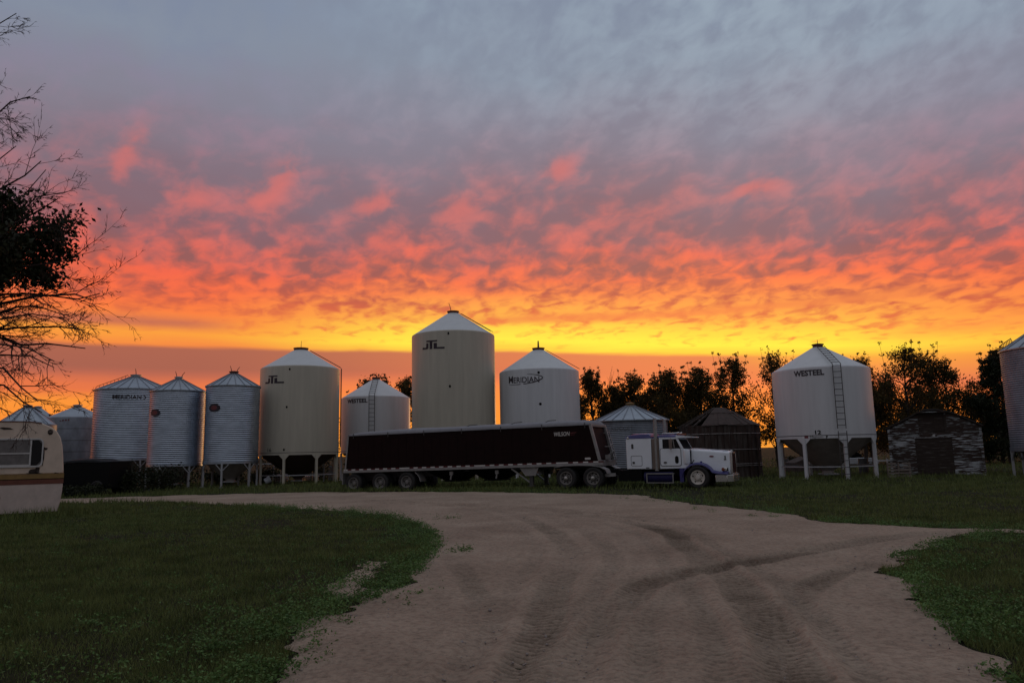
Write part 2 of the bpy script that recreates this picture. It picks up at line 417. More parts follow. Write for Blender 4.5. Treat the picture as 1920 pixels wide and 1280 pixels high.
# ------------------------------------------------------------------ camera
cam = bpy.data.cameras.new('camera'); cam.lens = 26.0; cam.sensor_width = 36; cam.clip_end = 6000; cam.clip_start = 0.05
co = bpy.data.objects.new('camera', cam); COL.objects.link(co)
PITCH, ROLL = math.atan(208 / 1387), R_(1.2)
fw = Vector((0, math.cos(PITCH), math.sin(PITCH))); r0 = Vector((1, 0, 0)); u0 = Vector((0, -math.sin(PITCH), math.cos(PITCH)))
rr = r0 * math.cos(ROLL) - u0 * math.sin(ROLL); uu = u0 * math.cos(ROLL) + r0 * math.sin(ROLL)
co.matrix_world = Matrix(((rr.x, uu.x, -fw.x, 0), (rr.y, uu.y, -fw.y, 0), (rr.z, uu.z, -fw.z, 1.75), (0, 0, 0, 1)))
SC.camera = co

# ------------------------------------------------------------------ lettering
def text_geo(txt, width=None, height=None, bold=0.0, shear=0.0):
    cu = bpy.data.curves.new('t', 'FONT'); cu.body = txt; cu.offset = bold; cu.shear = shear; cu.resolution_u = 3
    ob = bpy.data.objects.new('t', cu); COL.objects.link(ob)
    dg = bpy.context.evaluated_depsgraph_get()
    me = ob.evaluated_get(dg).to_mesh()
    V = [(v.co.x, v.co.y) for v in me.vertices]; Fc = [tuple(p.vertices) for p in me.polygons]
    ob.evaluated_get(dg).to_mesh_clear()
    bpy.data.objects.remove(ob); bpy.data.curves.remove(cu)
    xs = [v[0] for v in V]; ys = [v[1] for v in V]
    w, h = max(xs) - min(xs), max(ys) - min(ys); cx, cy = (max(xs) + min(xs)) / 2, (max(ys) + min(ys)) / 2
    sx = width / w if width else height / h
    sy = height / h if height else sx
    return [((x - cx) * sx, (y - cy) * sy) for x, y in V], Fc

def small_caps(big, rest, width, height):
    """first letter larger than the rest, as on the bin lettering"""
    Vr, Fr = text_geo(rest, width * 0.80, height * 0.80, 0.012)
    Vb, Fb = text_geo(big, width * 0.175, height, 0.012)
    V = [(x - width * 0.5 + width * 0.0875, y) for x, y in Vb]
    n = len(V)
    V += [(x + width * 0.10, y - height * 0.10) for x, y in Vr]
    return V, list(Fb) + [tuple(i + n for i in f) for f in Fr]

def wrap(mb, geo, R, phi, z, tilt=0.0):
    V, Fc = geo
    vs = []
    for x, y in V:
        t = phi + x / R
        vs.append((R * math.sin(t), -R * math.cos(t), z + y + x * tilt))
    mb.add(vs, Fc)

def poly_geo(polys):
    V, Fc = [], []
    for p in polys:
        n = len(V); V += p; Fc.append(tuple(range(n, n + len(p))))
    return V, Fc

def jtl_geo(w, h):
    """three joined block letters with a long roof bar on the T and a long foot on the L"""
    P = [[(-.50, -.50), (-.27, -.50), (-.22, -.44), (-.19, -.36), (-.19, .18), (-.30, .18), (-.30, -.22), (-.33, -.30), (-.40, -.30), (-.44, -.24), (-.50, -.30)],
         [(-.29, .33), (.20, .33), (.20, .50), (-.29, .50)],
         [(-.135, -.50), (-.01, -.50), (-.01, .33), (-.135, .33)],
         [(.045, -.50), (.19, -.50), (.19, .18), (.045, .18)],
         [(.19, -.50), (.50, -.50), (.50, -.30), (.19, -.30)]]
    S_ = lambda x0, x1, z0, z1: [[(x0 + (x1 - x0) * i / 4, z0), (x0 + (x1 - x0) * (i + 1) / 4, z0), (x0 + (x1 - x0) * (i + 1) / 4, z1), (x0 + (x1 - x0) * i / 4, z1)] for i in range(4)]
    P = P[:1] + S_(-.29, .20, .33, .50) + [P[2], P[3]] + S_(.19, .50, -.50, -.30)
    return poly_geo([[(a * w, b * h) for a, b in p] for p in P])

def disc_geo(w, h, n=20, hole=0.0):
    if not hole:
        return poly_geo([[(w / 2 * math.cos(2 * math.pi * k / n), h / 2 * math.sin(2 * math.pi * k / n)) for k in range(n)]])
    V, Fc = [], []
    for k in range(n):
        c, s_ = math.cos(2 * math.pi * k / n), math.sin(2 * math.pi * k / n)
        V += [(w / 2 * c, h / 2 * s_), (w / 2 * c * hole, h / 2 * s_ * hole)]
    for k in range(n):
        a, b = 2 * k, 2 * ((k + 1) % n)
        Fc.append((a, b, b + 1, a + 1))
    return V, Fc

def stroke_geo(pts, w0, w1):
    """tapering ribbon through points"""
    V, Fc = [], []
    n = len(pts)
    for i, (x, y) in enumerate(pts):
        a, b = pts[max(0, i - 1)], pts[min(n - 1, i + 1)]
        dx, dy = b[0] - a[0], b[1] - a[1]; l = math.hypot(dx, dy)
        t = i / (n - 1); w = (w0 + (w1 - w0) * math.sin(t * math.pi)) / 2
        V += [(x - dy / l * w, y + dx / l * w), (x + dy / l * w, y - dx / l * w)]
    for i in range(n - 1): Fc.append((2 * i, 2 * i + 1, 2 * i + 3, 2 * i + 2))
    return V, Fc

# ------------------------------------------------------------------ grain bins
def ladder_mb(a, b, side, w=0.42, step=0.3, r=0.022):
    mb = MB(); a, b, side = Vector(a), Vector(b), Vector(side).normalized() * (w / 2)
    mb.tube([a + side, b + side], r, 6); mb.tube([a - side, b - side], r, 6)
    n = int((b - a).length / step)
    for i in range(1, n + 1):
        p = a + (b - a) * ((i - 0.4) / n)
        mb.tube([p - side, p + side], r * 0.8, 5)
    return mb

def corr_profile(R, z0, z1, pitch, amp, rings=None):
    n = max(3, int(round((z1 - z0) / pitch)))
    pr = []
    for i in range(n * 6 + 1):
        z = z0 + (z1 - z0) * i / (n * 6)
        pr.append((R + amp * math.sin(2 * math.pi * i / 6 - 0.5), z))
    return pr

def grain_bin(label, x, y, R, eave, top, bot, collar, style, legs=8, leg_phi=0.0, ladder=None, roof_ladder=None, logos=(), bands=None,
              base=None, body_mat=None, roof_mat=None, leg_style='post', finial=(), group=None, pitch=0.128, hopper='hopper', collar_mat='rust_steel', body_ladder=None, rail=None, ribs=0, roof_over=0.06, seams=()):
    bz = g1(x, y) if base is None else base
    root = empty('grain_bin', (x, y, bz))
    tag(root, label, 'grain bin', group)
    f0 = math.atan2(-x, y)                       # bearing of the side turned to the yard
    eave -= bz; top -= bz; bot -= bz
    A = lambda p: f0 + R_(p)
    pt = lambda p, r, z: (r * math.sin(A(p)), -r * math.cos(A(p)), z)
    bm_ = M[body_mat]; rm = M[roof_mat]
    mb = MB()
    if style == 'smooth':
        skirt = bot - 0.0
        mb.lathe([(R - 0.02, skirt), (R, skirt), (R, eave - 0.10), (R - 0.012, eave - 0.03), (R - 0.05, eave)], 96)
    else:
        mb.lathe([(R + 0.03, bot - 0.10), (R + 0.03, bot + 0.06)] + corr_profile(R, bot + 0.06, eave, pitch, 0.11 * pitch) + [(R - 0.05, eave)], 84)
    body = mb.build('body', bm_, root, 50)
    if bands:
        b2 = MB()
        for zb in bands: b2.lathe([(R + 0.004, zb - bz - 0.018), (R + 0.012, zb - bz), (R + 0.004, zb - bz + 0.018)], 96)
        b2.build('ring_seam', M['dark_steel'] if style == 'smooth' else M['galv_leg'], body)
    # roof
    rf = MB()
    ct = top - 0.16
    if style == 'smooth':
        rf.lathe([(R - 0.052, eave), (R - 0.12, eave + 0.045), (collar + 0.02, ct)], 96)
    else:
        rf.lathe([(R + roof_over, eave - 0.05), (R + roof_over, eave + 0.005), (collar + 0.02, ct)], 84)
    roof = rf.build('roof', rm, root, 25)
    if ribs:
        rb = MB()
        for k in range(ribs):
            p = 360 * k / ribs + 5
            rb.bar(pt(p, R + roof_over, eave + 0.015), pt(p, collar + 0.03, ct + 0.015), 0.045, 0.05)
        rb.build('roof_ribs', M['galv_old'], roof)
    # collar and lid
    lc = MB()
    lc.lathe([(collar, ct - 0.05), (collar, top - 0.04), (collar + 0.05, top - 0.04), (collar + 0.05, top + 0.015), (collar * 0.5, top + 0.05), (0.01, top + 0.07)], 32)
    lid = lc.build('lid', M[collar_mat], root)
    if finial:
        fm = MB()
        for (p, r, h, lean, th) in finial:
            a = pt(p, r, top + 0.02)
            b = (a[0] + lean * math.cos(f0), a[1] + lean * math.sin(f0), top + h)
            c = (a[0] + lean * 0.35 * math.cos(f0), a[1] + lean * 0.35 * math.sin(f0), top + h * 0.5)
            fm.tube([a, c, b], [th, th * 0.8, th * 0.6], 6)
        fm.build('lid_lever', M['rust_steel'], lid)
    # hopper
    if hopper:
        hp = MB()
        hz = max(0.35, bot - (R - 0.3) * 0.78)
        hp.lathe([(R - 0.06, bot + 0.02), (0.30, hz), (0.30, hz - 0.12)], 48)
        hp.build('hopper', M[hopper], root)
        ch = MB(); ch.box(-0.42, 0.42, -0.42, 0.42, hz - 0.20, hz - 0.13)
        ch.build('slide_gate', M['galv_leg'], root)
    # legs
    if legs:
        lg = MB()
        if leg_style == 'post':
            lg.box(-0.075, 0.075, -0.10, 0.05, -0.1, bot + 0.02)
            g = [(-0.34, bot + 0.02), (-0.34, bot - 0.03), (-0.09, bot - 0.30), (0.09, bot - 0.30), (0.34, bot - 0.03), (0.34, bot + 0.02)]
            lg.prism(g, -0.055, -0.045, 'xz')
            lg.box(-0.14, 0.14, -0.16, 0.11, -0.12, 0.02)
        else:
            lg.box(-0.055, 0.055, -0.055, 0.055, -0.1, bot - 0.1)
            for sgn in (-1, 1):
                lg.bar((sgn * 0.03, -0.02, bot - 0.55), (sgn * 0.42, 0.04, bot - 0.12), 0.05, 0.05)
            lg.box(-0.12, 0.12, -0.12, 0.12, -0.12, 0.03)
        l0 = lg.build('leg', bm_ if leg_style == 'post' else M['galv_leg'], root)
        for k in range(legs):
            p = leg_phi + 360 * k / legs
            o = l0 if k == 0 else copy_part(l0, root)
            q = pt(p, R - 0.02, 0)
            o.location = q; o.rotation_euler = (0, 0, A(p))
        br = MB()
        hb = 0.62 if leg_style == 'post' else 0.5
        for k in range(legs):
            p, q = leg_phi + 360 * k / legs, leg_phi + 360 * (k + 1) / legs
            br.bar(pt(p, R - 0.03, hb), pt(q, R - 0.03, hb), 0.05, 0.06)
        if leg_style == 'post' and style == 'smooth': br.build('leg_brace', M['galv_leg'], root)
    # ladders
    if ladder is not None:
        p, zlo = ladder
        sd = (math.cos(A(p)), math.sin(A(p)), 0)
        ladder_mb(pt(p, R + 0.13, zlo - bz), pt(p, R + 0.13, eave + 0.10), sd).build('ladder', M['dark_steel'], root)
        if body_ladder:
            ladder_mb(pt(p, R + 0.17, 0.05), pt(p, R + 0.17, body_ladder - bz), sd).build('lower_ladder', M['dark_steel'], root)
    if roof_ladder is not None:
        p = roof_ladder
        sd = (math.cos(A(p)), math.sin(A(p)), 0)
        k = 0.93
        ladder_mb(pt(p, R + 0.10, eave + 0.10), pt(p, collar + (R - collar) * (1 - k), eave + (ct - eave) * k + 0.10), sd, r=0.02).build('roof_ladder', M['dark_steel'], root)
    if rail:
        rl = MB()
        p, k0, k1, hh = rail
        P = lambda k, h: pt(p, collar + (R - collar) * (1 - k), eave + (ct - eave) * k + h)
        rl.tube([P(k0, 0), P(k0, hh * 0.8), P(k0 + 0.04, hh), P(k1 - 0.03, hh), P(k1, 0)], 0.022, 6)
        for i in range(1, 9):
            kk = k0 + (k1 - k0) * i / 9; rl.tube([P(kk, 0), P(kk, hh)], 0.016, 5)
        rl.build('roof_rail', M['rust_steel'], roof)
    # lettering and fittings on the wall
    ro = R + (0.012 if style == 'smooth' else 0.034)
    for (nm, mm, geo, p, z, tilt) in logos:
        q = MB(); wrap(q, geo, ro, A(p), z - bz, tilt)
        q.build(nm, M[mm], body, recalc=False)
    return root

fit = lambda p, z, w=0.13, h=0.17: ('inspection_port', 'black', disc_geo(w, h, 14), p, z, 0)
# smooth-walled hopper bins along the back
grain_bin('cream smooth-walled hopper bin with block logo and roof ladder, beside the corrugated bins', -15.72, 54.5, 2.83, 8.16, 9.73, 1.90, 0.50, 'smooth', 8, -20, body_mat='cream', roof_mat='white_roof',
          roof_ladder=82, ladder=(93, 2.4), finial=[(0, 0.1, 0.55, 0.02, 0.022)], hopper='hopper_red',
          logos=[('lettering', 'logo', jtl_geo(1.70, 0.56), -40, 7.19, -0.02), ('lettering', 'dark_steel', text_geo('16', 0.36, 0.26, 0.01), -44, 2.27, 0),
                 fit(-15, 7.86), fit(-18, 5.21), fit(-20.5, 2.27)], bands=[2.06])
grain_bin('tallest cream hopper bin with block logo, rising above the black trailer', -4.33, 54, 3.04, 10.32, 12.18, 1.6, 0.40, 'smooth', 8, -15, body_mat='cream', roof_mat='white_roof',
          roof_ladder=62, ladder=(118, 2.0), finial=[(-50, 0.2, 0.62, -0.16, 0.03)], hopper='hopper_red',
          logos=[('lettering', 'logo', jtl_geo(1.80, 0.62), -28.5, 9.33, -0.02), fit(-6.5, 10.06, 0.13, 0.2), fit(-5, 6.36, 0.15, 0.2)])
sw = [(-1.25 + 0.1 * 0, -0.30), (-0.9, -0.345), (-0.4, -0.35), (0.2, -0.32), (0.7, -0.25), (1.1, -0.14), (1.36, 0.0), (1.40, 0.08), (1.30, 0.17), (1.0, 0.26), (0.6, 0.32), (0.30, 0.345)]
grain_bin('off-white smooth hopper bin with ringed name on its wall, right of the tallest bin', 1.93, 54, 2.91, 7.53, 9.29, 1.5, 0.42, 'smooth', 8, 10, body_mat='white_bin', roof_mat='white_roof',
          roof_ladder=74, finial=[(0, 0.05, 0.55, 0.0, 0.075)], hopper='hopper',
          logos=[('lettering', 'logo', small_caps('M', 'ERIDIAN', 2.42, 0.50), -23.5, 6.79, -0.015), ('swoosh', 'logo', stroke_geo(sw, 0.015, 0.075), -22.5, 6.78, 0),
                 fit(-0.4, 7.2, 0.18, 0.18), fit(0.8, 5.02, 0.19, 0.19)])
grain_bin('short white hopper bin with long front ladder, between the two cream bins', -10.94, 59, 2.69, 6.27, 7.89, 1.95, 0.30, 'smooth', 8, 12, body_mat='white_bin', roof_mat='white_roof',
          ladder=(-6.5, 2.2), roof_ladder=-6.5, finial=[(0, 0.02, 0.42, 0.0, 0.025)], hopper='hopper', bands=[2.1],
          logos=[('lettering', 'logo', text_geo('WESTEEL', 1.86, 0.32, 0.035), -33.5, 5.90, 0)])
grain_bin('white hopper bin numbered 12 with front ladder, standing near the peeling shed', 17.09, 41, 2.54, 5.90, 7.36, 2.14, 0.27, 'smooth', 8, -24, body_mat='white_bin', roof_mat='white_roof',
          ladder=(18, 2.62), body_ladder=2.5, roof_ladder=18, finial=[(0, 0.03, 0.26, 0.0, 0.022)], hopper='hopper', bands=[2.30],
          logos=[('lettering', 'logo', text_geo('WESTEEL', 1.56, 0.31, 0.035), -13, 5.58, 0), ('lettering', 'black', text_geo('12', 0.30, 0.21, 0.03), -7.3, 2.46, 0),
                 ('badge', 'red_logo', poly_geo([[(-.1, -.065), (.1, -.065), (.1, .065), (-.1, .065)]]), -21, 2.215, 0),
                 ('lettering', 'dark_steel', text_geo('Magnum', 0.66, 0.12, 0.0, 0.25), -9.5, 2.215, 0), ('lettering', 'black', text_geo('F', 0.085, 0.14, 0.04), 1.9, 2.215, 0)])
# corrugated hopper bins on the left
gc = 'corrugated bins in the left row'
ell = lambda w, h: [('badge', 'red_logo', disc_geo(w, h, 24, 0.62), 0), ('badge', 'logo', disc_geo(w * 0.60, h * 0.60, 20), 0)]
def badge(p, z, w, h):
    bars = poly_geo([[(-w * .36, -h * .06), (w * .36, -h * .06), (w * .36, h * .06), (-w * .36, h * .06)]])
    return [('badge', 'logo', disc_geo(w, h, 24, 0.55), p, z, 0), ('badge', 'red_logo', disc_geo(w * .55, h * .55, 20), p, z, 0), ('badge', 'logo', bars, p, z, 0)]
grain_bin('wide corrugated steel bin with name lettering, behind the black wagon', -29.19, 57, 2.77, 7.04, 8.28, 1.85, 0.36, 'corr', 8, 12, body_mat='galv', roof_mat='galv_roof', leg_style='y', ribs=24,
          finial=[(0, 0.05, 0.5, -0.06, 0.035)], collar_mat='galv_roof', group=gc, rail=(-84, 0.04, 0.95, 0.22), hopper='hopper',
          logos=[('lettering', 'logo', small_caps('M', 'ERIDIAN', 2.0, 0.33), -11.5, 6.41, 0), ('swoosh', 'logo', stroke_geo([(-.1, -.14), (0.02, -.12), (.07, 0), (0, .09), (-.1, .13)], 0.02, 0.07), 13.5, 6.38, 0)])
grain_bin('corrugated steel bin with round red badge, middle of the three on the left', -23.14, 51, 1.76, 6.37, 7.38, 1.40, 0.24, 'corr', 6, -30, body_mat='galv', roof_mat='galv_roof', leg_style='y', ribs=20,
          finial=[(-60, 0.15, 0.40, -0.10, 0.03), (60, 0.2, 0.36, 0.20, 0.03)], collar_mat='galv_roof', group=gc, logos=badge(-50, 4.87, 0.86, 0.50), hopper='hopper')
grain_bin('corrugated steel bin with round red badge, touching the cream bin on its right', -19.33, 51, 1.76, 6.62, 7.68, 1.50, 0.27, 'corr', 6, -18, body_mat='galv', roof_mat='galv_roof', leg_style='y', ribs=20,
          finial=[(-60, 0.18, 0.40, -0.10, 0.03), (60, 0.22, 0.34, 0.18, 0.03)], group=gc, logos=badge(-41, 5.11, 0.92, 0.54), hopper='hopper', seams=())
# smaller, older bins
grain_bin('low smooth galvanised bin with three seams and faded red marks, behind the caravan', -36.5, 62, 2.2, 5.37, 6.42, 1.78, 0.33, 'smooth', 6, 0, body_mat='galv_old', roof_mat='galv_roof', leg_style='y',
          finial=[(70, 0.1, 0.34, 0.03, 0.05)], collar_mat='galv_roof', bands=[4.4, 3.45, 2.55], hopper='hopper',
          logos=[('lettering', 'red_logo', poly_geo([[(-.42, -.09), (-.28, -.09), (-.28, -.02), (-.42, -.03)], [(-.22, -.1), (-.1, -.08), (-.1, .06), (-.2, .05)], [(-.02, -.06), (.13, -.06), (.12, .08), (0, .06)], [(.2, -.05), (.3, -.05), (.32, .07), (.22, .09)]]), -22, 5.08, 0)])
grain_bin('old bin with patched grey cone roof showing over the caravan', -36.1, 55, 1.95, 4.55, 5.95, 1.9, 0.28, 'smooth', 6, 0, body_mat='galv_old', roof_mat='galv_roof', leg_style='y', collar_mat='galv_roof', ribs=10)
grain_bin('pale cone-roofed bin half hidden behind the patched roof', -42.7, 66.5, 2.05, 5.2, 6.7, 1.9, 0.30, 'smooth', 6, 0, body_mat='galv_old', roof_mat='galv_roof', leg_style='y', collar_mat='galv_roof')
grain_bin('dark closely corrugated bin cut off by the edge of the view, right of the shed', 26.55, 36, 2.25, 6.23, 7.75, 1.40, 0.25, 'corr', 8, 10, body_mat='galv_old', roof_mat='galv_roof', leg_style='y', ribs=18, pitch=0.105, rail=(-78, 0.0, 0.30, 0.28), hopper='hopper_red')
# ground-standing galvanised bin behind the truck
grain_bin('squat old corrugated bin with ribbed cone roof, behind the truck cab', 7.40, 47, 2.26, 3.56, 4.67, -0.02, 0.24, 'corr', 0, 0, body_mat='galv_old', roof_mat='galv_roof', ribs=22, pitch=0.11, hopper=None, collar_mat='ochre', roof_over=0.14,
          logos=[('lettering', 'faded', text_geo('NUGGET', 1.4, 0.24, -0.012), -14, 3.05, 0)])

def wooden_bin():
    x, y, R = 12.25, 44.5, 2.30
    root = empty('wooden_grain_bin', (x, y, g1(x, y)))
    tag(root, 'dark weathered round wooden bin with pale hoops and half collapsed roof', 'grain bin')
    f0 = math.atan2(-x, y)
    mb = MB()
    n = 40; prof = []
    for k in range(n):     # upright staves, every second one a little proud
        t0, t1 = 2 * math.pi * k / n, 2 * math.pi * (k + 1) / n - 0.012
        r = R + (0.012 if k % 2 else 0.0) + rng.uniform(-.006, .006)
        zt = 3.02 + rng.uniform(-.03, .02)
        mb.add([(r * math.cos(t0), r * math.sin(t0), 0), (r * math.cos(t1), r * math.sin(t1), 0), (r * math.cos(t1), r * math.sin(t1), zt), (r * math.cos(t0), r * math.sin(t0), zt)], [(0, 1, 2, 3)])
    mb.lathe([(R - 0.06, 0), (R - 0.06, 2.98)], 48)
    mb.build('wall', M['wood_bin'], root, 8)
    for zb in (2.50, 1.60, 0.80, 0.69):
        hp = MB()
        for k in range(12):
            t0 = k * math.pi / 6 + 0.07 + rng.uniform(-.02, .02); pts = [((R + 0.035) * math.cos(t0 + i * math.pi / 48), (R + 0.035) * math.sin(t0 + i * math.pi / 48), zb) for i in range(8)]
            hp.tube(pts, 0.022, 5)
        hp.lathe([(R + 0.02, zb - 0.012), (R + 0.028, zb), (R + 0.02, zb + 0.012)], 48)
        hp.build('hoop', M['band'], root)
    for p in (-5, 62):
        po = MB()
        a = f0 + R_(p)
        po.bar(((R + 0.06) * math.sin(a), -(R + 0.06) * math.cos(a), 0), ((R + 0.06) * math.sin(a), -(R + 0.06) * math.cos(a), 2.3), 0.09, 0.05)
        po.build('post', M['wood_bin'], root)
    rf = MB()      # the roof still stands on the right, its left third has fallen in
    N_ = 30
    for k in range(N_):
        p0, p1 = -180 + 360 * k / N_, -180 + 360 * (k + 1) / N_
        mid = (p0 + p1) / 2
        if -115 < mid < -28: continue
        a0, a1 = f0 + R_(p0), f0 + R_(p1)
        d = rng.uniform(-.03, .03); e = R + 0.10 + rng.uniform(-.05, .06)
        rf.add([(e * math.sin(a0), -e * math.cos(a0), 2.98 + d), (e * math.sin(a1), -e * math.cos(a1), 2.98 + d), (1.1 * math.sin(a1), -1.1 * math.cos(a1), 3.72 + d), (1.1 * math.sin(a0), -1.1 * math.cos(a0), 3.72 + d)], [(0, 1, 2, 3)])
        rf.add([(1.14 * math.sin(a0), -1.14 * math.cos(a0), 3.73 + d), (1.14 * math.sin(a1), -1.14 * math.cos(a1), 3.73 + d), (0.35 * math.sin(a1), -0.35 * math.cos(a1), 4.08), (0.35 * math.sin(a0), -0.35 * math.cos(a0), 4.08)], [(0, 1, 2, 3)])
    rf.build('roof', M['old_roof'], root, 5)
    ra = MB()
    for p in (-105, -88, -70, -52, -36):
        a = f0 + R_(p); e = R + 0.15
        ra.bar((e * math.sin(a), -e * math.cos(a), 2.93), (0.3 * math.sin(a), -0.3 * math.cos(a), 4.05), 0.06, 0.09)
    for r, z in ((1.7, 3.36), (1.05, 3.74)):
        a, b = f0 + R_(-100), f0 + R_(-34)
        ra.bar((r * math.sin(a), -r * math.cos(a), z), (r * math.sin(b), -r * math.cos(b), z), 0.05, 0.06)
    ra.build('rafters', M['old_board'], root)
wooden_bin()

# ------------------------------------------------------------------ wheels
def wheel(parent, X, Y, side, r=0.5, w=0.28, rim='rim', dual=False, hub=0.0, deep=0.10):
    """axle along local Y, outer face towards side*Y; tyre with its rim as a child"""
    mb = MB()
    ww = 0.60 if dual else w
    pr = [(r * 0.60, 0.02), (r * 0.68, 0.0), (r * 0.86, -0.012), (r * 0.95, 0.02), (r, 0.055), (r, w - 0.055), (r * 0.95, w - 0.02), (r * 0.86, w), (r * 0.62, w - 0.02)]
    if dual: pr = pr[:-1] + [(r * 0.84, w + 0.04), (r * 0.95, w + 0.06), (r, w + 0.1), (r, ww - 0.05), (r * 0.95, ww - 0.01), (r * 0.62, ww)]
    pr = [(a, -side * b if False else b) for a, b in pr]
    # z of the lathe axis runs inwards from the outer face
    mb.lathe([(a, b if side < 0 else -b) for a, b in pr], 40, axis='y')
    for k in range(36):          # tread lugs
        t = 2 * math.pi * k / 36
        c, s_ = math.cos(t) * (r + 0.004), math.sin(t) * (r + 0.004)
        q = 1 if side < 0 else -1
        a, b = q * 0.05, q * (ww - 0.05)
        mb.bar((c, min(a, b), s_), (c, max(a, b), s_), 0.045, 0.012, (math.cos(t), 0, math.sin(t)))
    ty = mb.build('wheel', M['rubber'], parent, 40, (X, Y, r))
    q = 1 if side < 0 else -1
    rm = MB()
    R2 = r * 0.62
    d = deep
    rm.lathe([(R2, q * 0.03), (R2, q * -0.005), (R2 * 0.93, q * -0.005), (R2 * 0.86, q * 0.03), (R2 * 0.80, q * d), (R2 * 0.62, q * (d + 0.01)), (R2 * 0.36, q * (d - 0.03)), (R2 * 0.30, q * (d - 0.07)), (0.005, q * (d - 0.08))], 36, axis='y')
    ri = rm.build('rim', M[rim], ty)
    hl = MB()
    for k in range(5 if not hub else 8):   # hand holes in the disc
        t = 2 * math.pi * (k + 0.3) / (5 if not hub else 8)
        c = (math.cos(t) * R2 * 0.70, q * (d + 0.002), math.sin(t) * R2 * 0.70)
        hl.lathe([(0.035, c[1] - q * 0.006), (0.001, c[1] - q * 0.007)], 10, (c[0], 0, c[2]), axis='y')
    for k in range(10):
        t = 2 * math.pi * k / 10
        hl.tube([(math.cos(t) * R2 * 0.46, q * d, math.sin(t) * R2 * 0.46), (math.cos(t) * R2 * 0.46, q * (d - 0.045), math.sin(t) * R2 * 0.46)], 0.016, 6)
    hl.build('hand_holes_and_nuts', M['black'], ri)
    if hub:
        hb = MB(); hb.lathe([(0.10, q * (d - 0.02)), (0.10, q * (d - hub)), (0.085, q * (d - hub - 0.03)), (0.005, q * (d - hub - 0.04))], 20, axis='y')
        hb.build('hub', M['chrome'], ri)
    return ty

